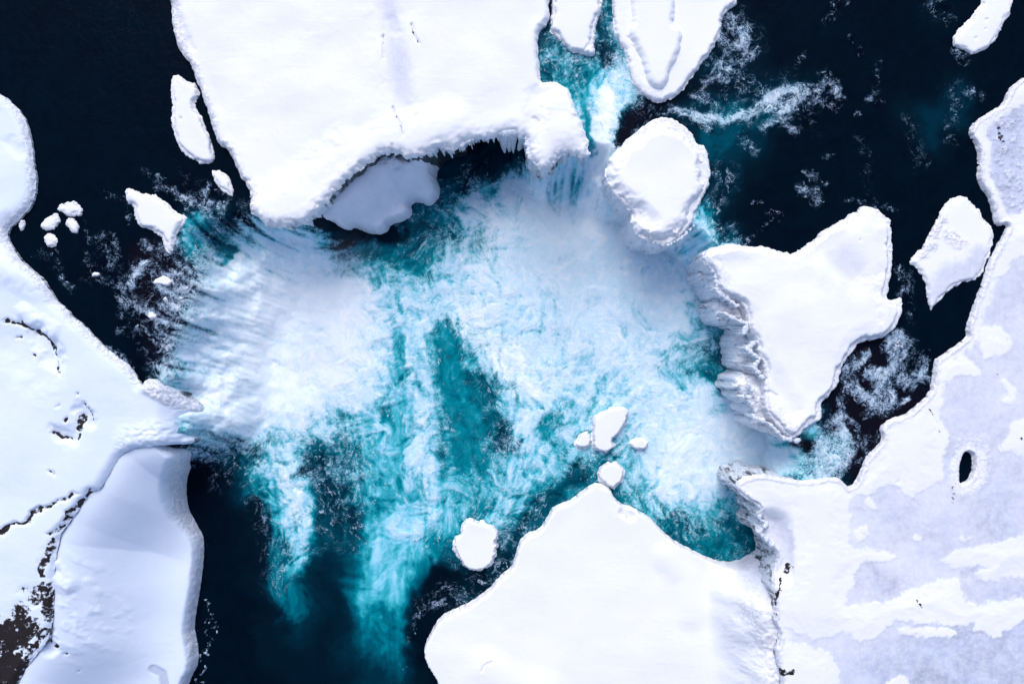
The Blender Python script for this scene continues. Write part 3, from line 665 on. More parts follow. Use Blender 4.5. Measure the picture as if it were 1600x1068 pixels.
RS = [ # snow patches lying on the grey ice
 [(1370,655),(1460,600),(1470,640),(1478,668),(1480,700),(1465,715),(1475,742),(1460,760),(1435,776),(1410,765),(1395,752),(1370,768),(1340,775),(1340,740),(1368,705)],
 [(1150,735),(1300,740),(1335,772),(1325,800),(1330,850),(1338,860),(1400,860),(1406,872),(1345,882),(1330,900),(1326,950),(1350,970),(1330,985),(1290,990),(1270,1000),(1230,985),(1205,960),(1212,930),(1238,895),(1246,850),(1238,822),(1200,800),(1140,790)],
 [(1330,942),(1385,946),(1402,930),(1430,918),(1470,906),(1478,914),(1490,902),(1502,905),(1505,940),(1520,945),(1560,938),(1640,930),(1640,960),(1598,965),(1580,980),(1565,977),(1566,996),(1530,995),(1521,968),(1505,978),(1480,980),(1440,970),(1385,969),(1382,985),(1365,1002),(1340,1000),(1320,985)],
 [(1470,876),(1510,856),(1560,845),(1600,834),(1660,830),(1660,900),(1600,897),(1560,912),(1530,902),(1520,895),(1548,886),(1500,884),(1475,880)],
 [(1558,697),(1575,685),(1580,660),(1600,655),(1660,650),(1660,715),(1595,713),(1575,702)],
 [(1338,845),(1338,830),(1346,822),(1355,832),(1354,845)], [(1422,840),(1428,834),(1437,838),(1435,843),(1425,844)], [(1502,834),(1511,830),(1521,836),(1515,841),(1504,839)],
 [(1533,510),(1556,514),(1580,530),(1583,545),(1570,556),(1556,552),(1540,562),(1535,545),(1527,530)], [(1555,392),(1560,352),(1600,330),(1660,320),(1660,410),(1600,395),(1580,405),(1560,440),(1545,420)],
 [(1462,565),(1500,556),(1530,570),(1536,590),(1520,582),(1500,585),(1480,600),(1462,600)], [(1565,592),(1580,600),(1584,620),(1575,628),(1560,625),(1572,610)],
 [(1208,1010),(1250,1005),(1300,1015),(1318,1068),(1318,1200),(1210,1200)], [(1388,1068),(1395,1060),(1412,1060),(1425,1069),(1430,1200),(1385,1200)], [(1516,204),(1545,185),(1575,160),(1600,130),(1660,110),(1660,150),(1585,165),(1560,185),(1540,205),(1545,250),(1550,285),(1566,320),(1560,350),(1540,300),(1528,240)],
 [(1400,975),(1500,985),(1480,1000),(1410,990)], [(1355,770),(1372,785),(1370,795),(1340,788)]]
def feat_right(x, y, u, v, d):
    m = fbm(x*.9, y*.9, 501, 5, .6); z0 = np.zeros_like(x); r = z0.copy()
    m2 = fbm(x*2.3, y*2.3, 506, 4, .6)
    uw = u+fbm(x*.35, y*.35, 502, 4)*16+m*7+m2*4; vw = v+fbm(x*.35+20, y*.35, 503, 4)*12-m*6+m2*4
    sn = z0.copy(); thick = z0.copy()
    for P in RS:
        dd = sdf(uw, vw, smooth_poly(P, 1)); sn = np.maximum(sn, sstep(-2.0, 1.5, dd)*(.93+.07*m)); thick = np.maximum(thick, .05*sstep(-4.0, 2.5, dd+m*5)+.16*sstep(0, 40, dd))
    shore = 1-sstep(.9, 1.6, d+.8*m); sn = np.maximum(sn, shore*.9)
    # drifted snow: soft partial cover where the ice shows through
    soft = sstep(-.05, .5, fbm(x*.13, y*.09, 504, 4)+.25*m)
    soft = soft*sstep(1150, 1300, 0*u+u)*.75
    wet = z0+.50
    for P_, r_, v_ in (([(1400,1050),(1480,1020),(1590,1000),(1640,1060),(1500,1060)], 50, .95), ([(1575,190),(1580,300)], 34, 1.0), ([(1540,740),(1600,780),(1560,810),(1600,690)], 40, .7), ([(1420,960),(1540,920)], 14, .6),
                      ([(1370,900),(1390,915)], 14, .75), ([(1560,925),(1620,925)], 16, .8), ([(1480,690),(1490,640)], 30, .6), ([(1560,480),(1600,440)], 40, .62), ([(1510,890),(1540,893)], 7, .8), ([(1400,810),(1470,830)], 24, .6)):
        paint(wet, uw, vw, P_, r_, v_, .8)
    ice = np.clip(1-sn, 0, 1)*np.clip(wet*(1+.55*m)+.22*fbm(x*.1, y*.16, 507, 4)-.15*soft, .05, 1)
    a = z0.copy(); paint(a, uw, vw, [(1575,190),(1580,260),(1590,310)], 26, 1, .6); dark = a
    a = z0.copy(); paint(a, uw, vw, [(1505,700),(1495,760),(1530,750),(1535,700),(1510,690)], 11, 1, .7); q = np.maximum(a*.3, (1-sstep(.2, .7, d+.4*m))*.6)
    q = np.maximum(q, dark*.35*sstep(0, .3, m)); q *= 1
    for pts, rad, val in (([(1560,200),(1568,222)], 5, .5), ([(1492,755),(1487,790)], 5, .4), ([(1432,938),(1440,948)], 3, .45), ([(1525,862),(1530,875),(1520,880)], 3, .3), ([(1453,640),(1466,660),(1468,675)], 2.4, .42), ([(1587,857)], 2.5, .4), ([(1596,686)], 2.5, .6), ([(1484,905),(1489,915)], 2, .4),
                          ([(1236,885),(1232,895)], 5, .55), ([(1222,905),(1216,925),(1212,945)], 3, .55), ([(1220,1050),(1236,1048)], 7, .6), ([(1205,1035),(1215,1060)], 6, .5), ([(1560,585),(1567,600)], 3, .35), ([(1246,860)], 3, .4), ([(1563,232),(1583,235)], 3, .35), ([(1214,960),(1216,970)], 3, .45), ([(1516,853)], 2, .4)):
        b_ = z0.copy(); paint(b_, u+m*6, v+m*6, pts, rad, 1.0, .6); r = np.maximum(r, b_*val+np.where(b_ > .05, .15*m, 0))
    dz = thick+.06*m*ice+.10*q*m
    a = z0.copy(); paint(a, u, v, [(1200,850),(1215,880),(1205,830)], 26, 1, .6); dz -= a*1.2*(u < 1240); ice = np.maximum(ice, a*.35)
    return r, ice, q, dz
bankr = mass('ice_bank', BANK_R, .9, -11.5, SNOW, None, res=.15, round_w=.35, rough=.12, fine=.12, relief=.12, seed=201, feat=feat_right, hole=HOLE, skirt=-12, skirt_mat=CLIFF, skirt_rows=12, wallamp=.8, frost=lambda u, v: .35*(u < 1300))
tag(bankr, 'lavender grey ice sheet with white snow patches and a dark open hole, on the right', 'ice bank', kind='structure')

# ---- big snow field between the channels at the top
TOP = [(250,-260),(258,-60),(262,0),(264,25),(268,50),(278,78),(295,97),(303,120),(310,137),(318,160),(328,195),(338,225),(352,230),(362,250),(370,270),(385,290),(390,310),(386,325),(400,340),(420,350),(447,353),(462,347),(478,347),(486,336),(497,332),(500,320),
 (512,314),(526,294),(545,277),(562,262),(582,251),(596,240),(612,238),(628,242),(636,247),(652,243),(672,237),(688,228),(702,233),(711,234),(722,223),(745,214),(762,217),(785,207),(803,205),(808,214),(822,213),(828,250),(845,266),(862,260),(870,246),(885,239),(905,244),(920,243),
 (922,225),(912,195),(899,165),(890,139),(875,127),(856,124),(845,127),(843,105),(840,75),(842,45),(854,36),(860,22),(858,0),(862,-60),(870,-260)]
root = empty('snow_field', (*unproj(600, 100, 0), 0)); tag(root, 'huge smooth snow field at the top with a ragged icicle-hung edge over the pool', 'snow field')
def feat_top(x, y, u, v, d):
    m = fbm(x*.9, y*.9, 601, 4); z0 = np.zeros_like(x); r = z0.copy(); dz = z0.copy(); ice = z0.copy()
    for pts, rad, val in (([(643,38),(648,58),(654,68)], 1.6, .5), ([(614,168),(618,180),(625,192),(630,212)], 1.3, .5), ([(599,55),(600,92)], 1.3, .45), ([(835,185),(840,190)], 3, .3), ([(613,226),(613,238)], 1.4, .4)):
        a = z0.copy(); paint(a, u+m*3, v+m*3, pts, rad, 1.0, .6); r = np.maximum(r, a*val); dz -= .25*a
    for pts, rad, dep in (([(600,-20),(610,90),(622,150)], 26, -.22), ([(612,30),(615,45)], 9, -.12), ([(540,250),(470,310),(420,330)], 34, .5), ([(700,190),(640,215),(600,220)], 25, .4), ([(268,10),(290,75)], 9, -.4),
                          ([(870,170),(880,200)], 22, .4), ([(540,20),(550,200)], 60, .2), ([(840,150),(835,190)], 14, -.25)):
        a = z0.copy(); paint(a, u+m*6, v+m*6, pts, rad, 1.0, .9); dz += dep*a
    a = z0.copy(); paint(a, u+m*12, v+m*14, [(604,0),(618,60),(625,110),(632,150)], 15, 1.0, .8); ice = a*.45
    a = z0.copy(); paint(a, u+m*4, v, [(612,28),(617,42)], 9, 1.0, .4); ice = np.maximum(ice, a*.6)
    lf = (1-sstep(.5, 1.1, d+.4*m))*(u < 400)*(v < 330); q = lf*.6
    a = z0.copy(); paint(a, u, v, [(268,0),(275,50),(290,85)], 9, 1, .5); q = np.maximum(q, a*.5)
    edge = (1-sstep(.2, 1.4, d+.5*m))*(v > 180); dz += edge*.35*fbm(x*.9, y*.9, 602, 5, .65)-.15*edge
    return r, ice, q, dz
mass('snow_cap', TOP, 1.6, -11.5, SNOW, root, res=.15, round_w=.8, rough=.10, fine=.14, relief=.3, seed=301, feat=feat_top, skirt=-12, skirt_mat=CLIFF, skirt_rows=14, wallamp=.6, under=lambda u, v: 2.4*sstep(676, 700, u)*(1-sstep(795, 812, u))*(v > 180)+1.2*sstep(885, 900, u), edge_fine=lambda u, v: 1+1.6*sstep(200, 240, v)*(u > 380), frost=lambda u, v: .42-.5*sstep(490, 560, u)*(1-sstep(785, 800, u)), origin=tuple(root.location))
# ---- grey mound below that edge
MOUND = [(496,330),(498,342),(504,346),(510,350),(517,357),(528,354),(536,358),(546,360),(552,353),(562,357),(575,362),(590,365),(603,358),(607,348),(625,344),(640,336),(643,325),(639,317),(646,311),(657,313),(664,318),(674,317),(682,309),(686,295),(681,278),
 (679,264),(687,250),(683,238),(668,222),(620,225),(590,225),(550,250),(510,290)]
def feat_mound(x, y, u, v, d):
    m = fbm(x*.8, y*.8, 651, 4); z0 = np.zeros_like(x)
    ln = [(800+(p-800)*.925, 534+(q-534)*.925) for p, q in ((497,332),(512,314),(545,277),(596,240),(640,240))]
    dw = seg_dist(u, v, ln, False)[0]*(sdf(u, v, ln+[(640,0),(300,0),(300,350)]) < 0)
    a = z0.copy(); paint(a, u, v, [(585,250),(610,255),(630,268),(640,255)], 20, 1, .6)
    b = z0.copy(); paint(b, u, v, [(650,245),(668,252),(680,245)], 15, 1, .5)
    return np.maximum(0, a*.35*sstep(0, .6, m)), np.maximum(a*.6, .12+.2*(1-sstep(0, 110, dw))+.15*m), b*.4, 5.5*(1-sstep(0, 62, dw))+a*1.1*ridged(x*.45, y*.45, 652, 4)+b*1.5+.5*np.clip(d, 0, 2.5)  # cliff shade put into the colour as ice tint, stronger toward the wall
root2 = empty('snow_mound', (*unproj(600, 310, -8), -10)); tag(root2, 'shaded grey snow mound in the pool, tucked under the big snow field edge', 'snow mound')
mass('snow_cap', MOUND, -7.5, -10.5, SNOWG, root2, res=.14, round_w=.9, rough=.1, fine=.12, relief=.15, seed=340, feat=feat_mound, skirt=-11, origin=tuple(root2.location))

# ---- upper islets and floes
ISL = []
def snowspots(spots, grit=(), icey=(), hollows=()):
    def f(x, y, u, v, d):
        m = fbm(x*.9, y*.9, 701, 5, .6); z0 = np.zeros_like(x); r = z0.copy(); q = z0.copy(); i = z0.copy(); dz = z0.copy()
        for pts, rad, val in spots:
            a = z0.copy(); paint(a, u+m*4, v+m*4, pts, rad, 1.0, .6); r = np.maximum(r, a*val); dz -= .15*a
        for pts, rad, val in grit:
            a = z0.copy(); paint(a, u+m*12, v+m*12, pts, rad, 1.0, .7); q = np.maximum(q, a*val)
        for pts, rad, val in icey:
            a = z0.copy(); paint(a, u+m*12, v+m*12, pts, rad, 1.0, .7); i = np.maximum(i, a*val)
        for pts, rad, val in hollows:
            a = z0.copy(); paint(a, u+m*6, v+m*6, pts, rad, 1.0, .8); dz += a*val
        return r, i, q, dz
    return f
islet('ice_floe', [(858,-140),(862,15),(858,35),(862,50),(875,65),(885,75),(895,80),(905,84),(915,87),(930,87),(932,80),(928,65),(933,55),(932,40),(937,25),(944,8),(942,-20),(940,-140)],
      'smaller white snow-capped floe at the top, just left of the foaming channel', 'ice floe', h=.9, rim=.35, seed=11, rimh=.45, featcap=snowspots([([(910,80),(922,65),(928,52)], 1.2, .35)]))
F_OUT = [(953,-140),(955,0),(957,25),(955,50),(965,65),(973,75),(978,90),(983,115),(985,130),(995,140),(1003,150),(1017,158),(1032,162),(1050,155),(1068,142),(1078,125),(1092,110),(1095,100),(1110,88),(1115,75),(1125,60),(1130,45),(1130,25),(1143,12),(1152,8),(1153,0),(1150,-140)]
rt = islet('ice_floe', F_OUT, 'large two-level floe at the top with a thick tongue of snow down its middle', 'ice floe', h=.75, rim=.25, seed=12, rimh=.35, rimvar=.1, featcap=snowspots([([(982,58),(988,64)], 1.8, .5), ([(990,72),(1003,92)], 1.2, .4)], grit=[([(975,90),(990,130),(1030,155)], 10, .3)]))
mass('snow_tongue', [(975,-140),(985,0),(988,30),(980,48),(988,60),(1000,85),(1008,110),(1012,127),(1022,137),(1035,140),(1046,128),(1050,105),(1058,92),(1067,70),(1070,50),(1064,40),(1052,35),(1058,20),(1057,-140)],
     1.5, .6, SNOW, rt, res=.13, round_w=.9, rough=.15, fine=.12, relief=.08, seed=19, skirt=.5, origin=tuple(rt.location))
islet('snowy_islet', [(1040,180),(1062,187),(1085,206),(1090,221),(1105,228),(1111,255),(1113,270),(1109,292),(1096,315),(1088,330),(1083,352),(1062,373),(1040,384),(1017,380),(995,372),(985,348),(991,330),(976,322),(957,303),(946,285),(948,258),(957,236),(976,221),(995,202),(1017,185)],
      'round domed snowy islet with crusty frosted rim, beside the narrow waterfall', 'islet', h=1.6, rim=.5, seed=13, cliff=True, rimh=.5, capw=1.6, rimvar=.8, relief=.2,
      featcap=snowspots([([(1075,365),(1040,372),(1020,376)], 2, .38)], hollows=[([(1000,330),(1015,345)], 12, -.5)], grit=[([(1075,360),(1040,378),(1000,368)], 8, .6), ([(960,300),(975,318)], 8, .6)]))
islet('ice_floe', [(1550,-140),(1535,-30),(1535,0),(1522,17),(1515,30),(1500,39),(1490,56),(1488,69),(1500,77),(1520,86),(1539,79),(1556,67),(1565,49),(1575,30),(1582,15),(1585,0),(1590,-30),(1600,-140)],
      'long narrow white floe alone in the dark river at the top right', 'ice floe', h=.45, rim=.25, seed=14, rimh=.25, featcap=snowspots([([(1525,60)], 2, .35), ([(1541,30)], 2, .4), ([(1540,45)], 1.5, .35)]))
BIG = [(1100,392),(1118,385),(1148,377),(1175,383),(1200,384),(1222,391),(1241,396),(1267,378),(1290,356),(1312,346),(1335,331),(1350,318),(1370,322),(1384,335),(1397,345),(1398,397),(1397,425),(1393,446),(1387,465),(1402,467),(1413,461),(1412,491),(1402,514),(1387,527),(1369,531),
 (1350,534),(1335,547),(1324,566),(1316,581),(1312,600),(1297,622),(1286,630),(1287,656),(1267,664),(1245,688),(1228,683),(1210,664),(1196,645),(1191,612),(1197,590),(1188,562),(1182,537),(1169,512),(1165,484),(1152,468),(1127,464),(1114,447),(1118,430),(1106,420),(1097,406)]
bigrock = islet('snowy_rock', BIG, 'largest snowy rock island right of the pool, its left cliff hung with frozen spray', 'rock island', h=1.5, rim=.45, seed=15, cliff=True, rimh=.8, rimvar=.25, relief=.3, capw=.6,
      featcap=snowspots([([(1205,612),(1215,618)], 2, .25), ([(1200,575)], 2, .3), ([(1343,375)], 1.5, .3)], icey=[([(1310,400),(1330,415)], 18, .35), ([(1320,455)], 14, .22), ([(1290,440)], 12, .2), ([(1375,420)], 14, .15)],
                        grit=[([(1115,400),(1150,480)], 10, .35), ([(1200,660),(1240,680),(1215,650)], 14, .5)], hollows=[([(1230,640),(1180,560),(1160,500)], 20, -.4), ([(1300,390),(1330,430)], 25, -.3), ([(1380,440),(1385,520)], 10, .3)]))
for P, z_, sd in (([(1118,470),(1150,462),(1172,480),(1170,510),(1157,510),(1146,504),(1137,507),(1124,497),(1116,484)], -.6, 901), ([(1145,530),(1160,512),(1190,520),(1215,560),(1215,605),(1170,604),(1158,590),(1166,582),(1150,566),(1156,556)], -2.2, 902),
                  ([(1146,602),(1157,586),(1200,585),(1235,640),(1250,684),(1232,688),(1205,676),(1180,662),(1186,655),(1166,642),(1172,634),(1156,622),(1160,614)], -.4, 903), ([(1092,402),(1110,398),(1135,440),(1130,470),(1112,458),(1108,440),(1098,432),(1102,420)], -1.6, 904)):
    mass('snow_ledge', P, z_, z_-1, SNOW, bigrock, res=.12, round_w=.5, rough=.5, fine=.4, relief=.1, seed=sd, skirt=-11, skirt_mat=CLIFF, skirt_rows=12, wallamp=.4, frost=1.0, flare=.3, origin=tuple(bigrock.location),
         feat=lambda x, y, u, v, d: (0*x, .08+.3*fbm(x, y, 905, 3), np.clip(.12+fbm(x*1.2, y*1.2, 906, 4), 0, .7), .45*fbm(x*.5, y*1.6, 907, 5, .65)-.9*(1-sstep(0, 2.2, d))))
islet('snowy_islet', [(1490,305),(1511,303),(1522,318),(1537,330),(1539,341),(1552,352),(1556,367),(1550,397),(1545,409),(1537,428),(1522,439),(1500,444),(1477,461),(1462,480),(1456,489),(1449,473),(1445,439),(1432,420),(1417,413),(1425,398),(1443,383),(1458,353),(1470,322)],
      'kite-shaped snowy islet in the dark channel close to the right ice bank', 'islet', h=.42, rim=.3, seed=16, rimh=.15, rimvar=.2,
      featcap=snowspots([([(1490,365),(1500,372)], 1.5, .35)], grit=[([(1485,370),(1500,378)], 9, .6), ([(1458,382)], 7, .6), ([(1440,395),(1470,340)], 8, .6)], icey=[([(1465,455),(1480,430),(1500,425),(1520,415),(1530,400)], 16, .6)]))
FLG = 'small snow floes at the left of the upper river'
islet('ice_floe', [(266,118),(275,112),(288,122),(309,131),(311,154),(303,161),(318,187),(333,221),(339,255),(315,257),(296,249),(277,232),(266,206),(267,180),(264,142)],
      'long white floe with grey ice rim hugging the left edge of the big snow field', 'ice floe', h=.6, rim=.35, seed=17, rimh=.2, rimvar=.15, featcap=snowspots([([(282,182),(282,186)], 1.2, .5)]))
islet('ice_floe', [(326,262),(340,264),(352,268),(363,281),(369,300),(361,311),(345,300),(333,288)], 'small white floe below the long floe, near the corner of the big snow field', 'ice floe', h=.5, rim=.45, seed=18, rimh=.18, rimvar=.1)
islet('ice_floe', [(193,296),(202,290),(225,300),(251,305),(277,333),(294,335),(290,352),(277,363),(275,378),(273,395),(264,401),(255,390),(254,378),(240,363),(213,352),(206,337),(206,322),(195,318)],
      'white floe with a crusty grey corner at the lip of the broad left waterfall', 'ice floe', h=.7, rim=.35, seed=20, rimh=.22, rimvar=.25)
for i, (P, lab) in enumerate([([(58,350),(70,338),(88,330),(95,340),(92,352),(80,360),(66,362)], 'grey glazed ice lump, western one of the cluster in the dark water'),
      ([(84,328),(92,318),(102,313),(118,313),(130,325),(128,338),(118,338),(105,340),(96,334)], 'biggest curved ice lump at the top of the cluster near the left bank'),
      ([(97,345),(108,338),(118,342),(124,350),(124,362),(115,367),(105,358)], 'pointed ice lump on the lower right of the cluster near the left bank'),
      ([(66,370),(75,360),(88,370),(90,380),(75,383),(67,378)], 'round pale ice lump at the bottom of the cluster near the left bank'),
      ([(27,345),(32,340),(39,344),(40,354),(34,363),(27,361)], 'small oval grey ice lump tight against the left bank notch')]):
    islet('ice_lump', P, lab, 'ice lump', h=.38, rim=(.3 if i != 3 else .1), seed=30+i, rimh=.22, ice=.35, capw=.5, res=.09, rough=.08, group='ice lumps in the dark river by the left bank')
def blob(cx_, cy_, rx, ry, n=11, sd=0):
    r_ = random.Random(sd); return [(cx_+rx*math.cos(a)*r_.uniform(.8, 1.15), cy_+ry*math.sin(a)*r_.uniform(.8, 1.15)) for a in [2*math.pi*k/n for k in range(n)]]
for i, (a, b, rx, ry, lab) in enumerate([(252,440,15,9,'largest snow-topped stone in the brown riffles above the left waterfall'), (258,468,6,5,'snow-topped stone just below the largest one in the brown riffles'), (273,459,4,3,'tiny snowy stone nearest the upper foam of the left waterfall'),
      (281,466,5,4,'snowy stone at the right end of the group in the brown riffles'), (237,494,9,7,'snow-topped stone in the curl of foam beside the dark water'), (149,429,6,3,'thin white ice scrap alone in the dark water above the left bank')]):
    islet('snowy_stone', blob(a, b, rx, ry, sd=i), lab, 'stone', h=.4, rim=.12, seed=60+i, rimh=.18, capw=.3, res=.08, rough=.05, group='stones in the riffles above the left waterfall')

# ---- bottom snow islet and boulders in the pool
LOW = [(683,1067),(662,1036),(660,1016),(671,994),(685,968),(711,956),(737,945),(763,926),(775,911),(800,889),(804,878),(811,850),(822,837),(843,831),(856,810),(867,793),(890,786),(912,769),(929,757),(945,757),(957,767),(961,777),(970,788),(991,795),(1021,812),(1040,836),(1062,851),(1096,868),(1122,880),(1156,885),(1175,872),(1190,866),
 (1203,878),(1235,930),(1260,1000),(1265,1200),(740,1200)]
def feat_low(x, y, u, v, d):
    m = fbm(x*.9, y*.9, 801, 5, .6); z0 = np.zeros_like(x)
    r = z0.copy(); dz = z0.copy()
    for pts, rad, val in (([(970,800),(978,808)], 2.5, .4), ([(935,760),(952,766)], 1.2, .4), ([(1172,1055),(1180,1035)], 2, .5), ([(1195,1058),(1200,1040)], 3, .5), ([(1185,985),(1172,960)], 1.5, .4), ([(752,1045),(758,1036),(768,1032)], 1.4, .22)):
        a = z0.copy(); paint(a, u+m*3, v+m*3, pts, rad, 1.0, .6); r = np.maximum(r, a*val); dz -= .12*a
    slope = sstep(1100, 1178, u+fbm(x*.1, y*.1, 808, 3)*14-(v-960)*.03)*sstep(850, 930, v)
    q = slope*.35*sstep(-.2, .4, m)
    dz += 7.2*slope**1.3+slope*.9*fbm(x*.22, y*.22, 802, 6, .6)
    a = z0.copy(); paint(a, u, v, [(930,800),(960,840)], 40, 1, .9); dz -= .3*a
    a = z0.copy(); paint(a, u, v, [(975,800),(985,806)], 7, 1, .6); dz -= .25*a
    a = z0.copy(); paint(a, u, v, [(1040,870),(1075,900),(1080,960)], 16, 1, .9); dz += .3*a
    a = z0.copy(); paint(a, u, v, [(760,1040),(800,1068),(860,1080)], 22, 1, .9); dz += .3*a
    ic = z0.copy(); paint(ic, u+m*9, v+m*9, [(1170,890),(1200,900),(1205,930)], 22, 1, .7)  # grey of the shaded hollow put into the colour as ice tint
    sp = z0.copy(); paint(sp, u+m*8, v+m*8, [(1160,930),(1175,975),(1200,1020),(1205,1060)], 22, 1, .8); r = np.maximum(r, sp*.42*sstep(.15, .5, fbm(x*.5, y*.9, 810, 5, .7))); q = np.maximum(q, sp*.5)
    return r, ic*.7, q, dz+.35*(1-np.exp(-d/5))
root3 = empty('snow_island', (*unproj(930, 980, -8), -10)); tag(root3, 'broad smooth white snow island at the bottom, peaked toward the pool', 'snow island')
mass('snow_cap', LOW, -7.8, -10.5, SNOW, root3, res=.15, round_w=.3, rough=.10, fine=.12, relief=.2, seed=370, feat=feat_low, skirt=-11, origin=tuple(root3.location))
G4 = 'snow-capped boulders in the pool'
for i, (P, lab, hh, rm) in enumerate([
    ([(935,735),(945,725),(958,722),(972,725),(979,738),(975,752),(965,762),(960,767),(945,759),(934,750)], 'round white boulder touching the peak of the bottom snow island', 1.4, .1),
    ([(924,664),(931,649),(950,637),(976,632),(985,641),(980,660),(969,679),(957,688),(965,697),(950,708),(932,705),(926,700),(926,686)], 'tallest boulder of the trio in the foam, pale lavender top', 1.5, .1),
    ([(899,691),(907,677),(916,673),(923,682),(925,690),(924,699),(903,703)], 'small white boulder tucked left of the tallest pool boulder', 1.0, .1),
    ([(983,693),(989,685),(999,682),(1010,685),(1016,693),(1010,701),(999,705),(988,701)], 'smooth oval white boulder right of the tallest pool boulder', 1.0, .1),
    ([(718,822),(727,812),(735,808),(746,814),(760,818),(775,822),(781,840),(776,848),(781,853),(774,860),(778,866),(767,885),(745,896),(726,889),(715,872),(705,855),(707,842),(718,835)], 'lone white boulder with notched right side in the teal water', 1.3, .15)]):
    islet('snowy_boulder', P, lab, 'boulder', h=hh, level=-10, rim=rm, seed=80+i, rimh=.4, capw=.35, res=.09, rough=.3, rimvar=.0, group=G4, rimq=.25)

# ------------------------------------------------------------------ icicles and frozen curtains
def icicle_mesh(name, L, r, lean, sd, lumps=1):
    """a tapering, knobbly hanging icicle, top at origin"""
    rr = random.Random(sd); K = 12; N = 8; co = []; f4 = []; f3 = []
    for k in range(K):
        t = k/(K-1); rad = r*((1-t)**.75*(.9+.2*rr.random())+.04); ox = lean[0]*t**1.3+rr.uniform(-.04, .04)*r; oy = lean[1]*t**1.3+rr.uniform(-.04, .04)*r
        for j in range(N):
            a = 2*math.pi*j/N; w = rad*(1+.22*math.sin(a*2+sd)+.12*math.sin(a*3+sd*2+t*4))
            co.append((ox+w*math.cos(a), oy+w*math.sin(a), -L*t))
    for k in range(K-1):
        for j in range(N):
            a = k*N+j; b = k*N+(j+1) % N; f4.append((a, a+N, b+N, b))
    top = len(co); co.append((0, 0, .12*r)); bot = len(co); co.append((lean[0], lean[1], -L-r*.3))
    for j in range(N):
        f3.append((top, j, (j+1) % N)); f3.append((bot, (K-1)*N+(j+1) % N, (K-1)*N+j))
    return co, f4, f3
ICN = 0
def hang(root, line, z, n, Lr, rr_, inward=.25, sd=0, name='icicle', leanr=.3, back=.25):
    """hang icicles along a px polyline at height z, pointing down and slightly toward the pool"""
    global ICN
    R = random.Random(sd); P = [unproj(u, v, z) for u, v in line]
    seg = [math.dist(P[i], P[i+1]) for i in range(len(P)-1)]; tot = sum(seg); rl = root.location
    for k in range(n):
        s = (k+R.uniform(.1, .9))/n*tot; i = 0
        while i < len(seg)-1 and s > seg[i]: s -= seg[i]; i += 1
        t = s/seg[i]; x = P[i][0]*(1-t)+P[i+1][0]*t; y = P[i][1]*(1-t)+P[i+1][1]*t
        cxx, cyy = unproj(800, 470, -8); dx, dy = cxx-x, cyy-y; q = math.hypot(dx, dy); dx /= q; dy /= q
        L = R.uniform(*Lr)*R.choice((.6, .8, 1, 1)); r = R.uniform(*rr_)
        co, f4, f3 = icicle_mesh(name, L, r, (dx*inward*L*R.uniform(.3, 1)+R.uniform(-.1, .1)*leanr*L, dy*inward*L*R.uniform(.3, 1)+R.uniform(-.1, .1)*leanr*L), R.randint(0, 999))
        o = mesh_obj(name, co, f4, f3, ICICLE, root); o.location = (x-dx*back-rl.x, y-dy*back-rl.y, z-rl.z)
hang(root, [(640,247),(672,238),(688,230),(711,234)], 1.0, 14, (2, 5), (.25, .55), .15, 1)
hang(root, [(715,232),(745,215),(762,217),(785,208)], 1.0, 18, (1.5, 5), (.18, .4), .12, 2)
hang(root, [(785,207),(803,205)], 1.2, 7, (6, 10), (.4, .9), .2, 3)
hang(root, [(822,213),(828,250),(845,266),(865,255)], 1.0, 18, (2.5, 6), (.22, .5), .12, 4)
hang(root, [(868,248),(885,240),(920,243)], 1.0, 16, (2, 5), (.15, .4), .12, 5)
hang(root, [(455,350),(480,345),(498,328),(520,300),(560,263),(600,240)], 1.0, 26, (1, 3), (.2, .45), .12, 6)
big = bpy.data.objects['snowy_rock']
hang(big, [(1098,402),(1116,430),(1118,455),(1150,478)], .9, 30, (1.5, 4), (.12, .32), .3, 7)
hang(big, [(1128,488),(1150,500),(1165,505),(1160,520)], .8, 22, (1.5, 5), (.12, .32), .3, 8)
hang(big, [(1178,532),(1165,545),(1185,560),(1175,572),(1190,590)], .8, 24, (2, 5), (.14, .34), .3, 9)
hang(big, [(1168,598),(1175,612),(1165,622),(1180,636),(1175,650),(1200,660),(1222,683),(1245,687)], .8, 30, (1.5, 4), (.12, .34), .25, 10)
rnd = bpy.data.objects['snowy_islet']
hang(rnd, [(950,262),(948,285),(960,304),(978,322),(990,332)], .4, 18, (1.5, 4), (.12, .3), .12, 11)
hang(rnd, [(986,350),(996,370),(1018,380),(1040,384),(1062,373),(1083,352)], .4, 24, (1, 3), (.12, .3), .12, 12)
hang(bankr, [(1152,757),(1158,770),(1178,783),(1190,792),(1184,808),(1198,816),(1184,828),(1205,850)], .6, 34, (1.5, 4), (.12, .34), .25, 13)
hang(bankr, [(1160,747),(1200,742),(1250,752),(1280,749)], .6, 20, (1, 2), (.12, .25), .15, 14)
hang(bank, [(286,633),(297,643),(284,652),(278,665),(280,680),(286,692)], -2.4, 12, (1.5, 4), (.4, .8), .25, 15)

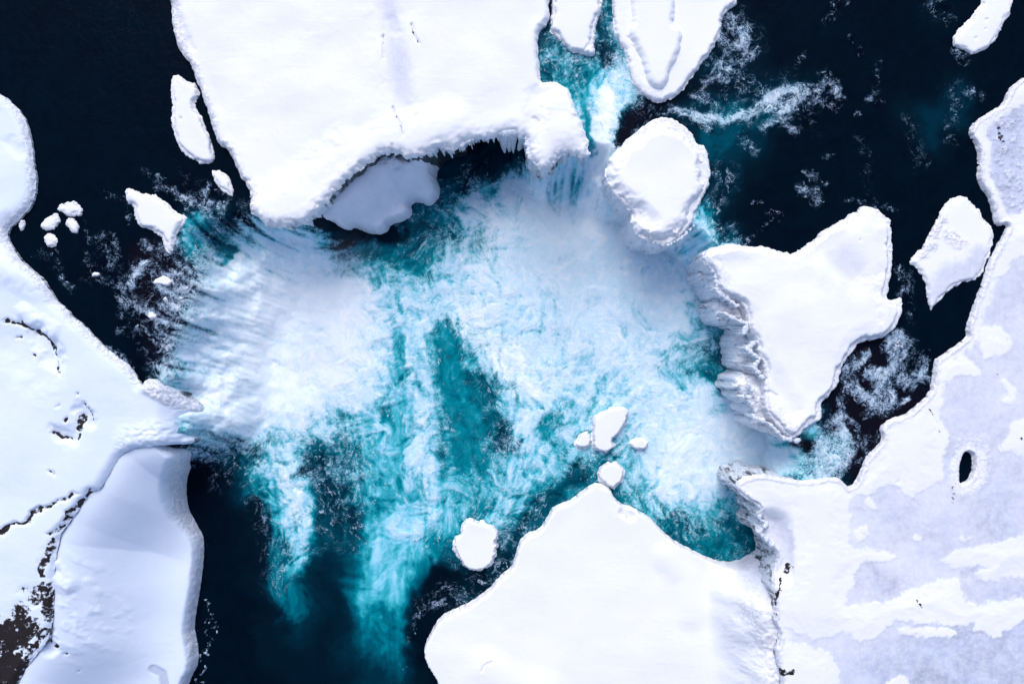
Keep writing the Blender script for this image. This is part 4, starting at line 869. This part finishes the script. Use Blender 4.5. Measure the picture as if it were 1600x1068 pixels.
# ------------------------------------------------------------------ mist over the pool
def mist(name, center, radii, dens, label, sd=0.0):
    b = NB(name+'_vapour'); b.n.remove(b.b); t = b.t
    vol = b.new('ShaderNodeVolumePrincipled'); vol.inputs['Color'].default_value = (.985, .995, 1, 1); vol.inputs['Anisotropy'].default_value = 0.0
    tc = b.new('ShaderNodeTexCoord'); ln = b.new('ShaderNodeVectorMath', operation='LENGTH'); b.link(tc.outputs['Object'], ln.inputs[0])
    fall = b.ramp(ln.outputs['Value'], [(0, 1), (.35, .65), (.7, .18), (1, 0)], 'B_SPLINE')
    mp = b.new('ShaderNodeMapping'); mp.inputs['Location'].default_value = (sd, sd*.7, 0); mp.inputs['Scale'].default_value = tuple(r/10 for r in radii); b.link(tc.outputs['Object'], mp.inputs['Vector'])
    n = b.ramp(b.noise(1.3, 3, .55, mp.outputs[0], .5), [(.36, .1), (.62, 1)])
    d = b.math('MULTIPLY', b.math('MULTIPLY', fall, n), dens); b.link(d, vol.inputs['Density']); b.link(vol.outputs[0], b.out.inputs['Volume'])
    import bmesh
    bm = bmesh.new(); bmesh.ops.create_icosphere(bm, subdivisions=3, radius=1.0); me = bpy.data.meshes.new(name); bm.to_mesh(me); bm.free(); me.materials.append(b.m)
    o = bpy.data.objects.new(name, me); SC.collection.objects.link(o); o.location = center; o.scale = radii
    tag(o, label, 'mist', kind='stuff')
MIST = True
if MIST:
    def at(u, v, z): return (*unproj(u, v, z), z)
    mist('mist', at(905,365,-7), (16, 12, 5.0), .08, 'pale spray mist rising where the narrow waterfall lands', 3)
    mist('mist', at(890,372,-6.5), (10, 6, 4), .16, 'denser white spray just beyond the foot of the narrow waterfall', 31)
    mist('mist', at(960,470,-8), (20, 13, 4.0), .085, 'thin drifting mist over the white middle of the pool', 9)
    mist('mist', at(430,490,-7.5), (17, 17, 5), .11, 'spray mist along the foot of the broad left waterfall', 15)
    mist('mist', at(1160,690,-7), (13, 9, 4.5), .07, 'spray mist below the short right waterfall', 21)
print('verts', sum(len(m.vertices) for m in bpy.data.meshes))
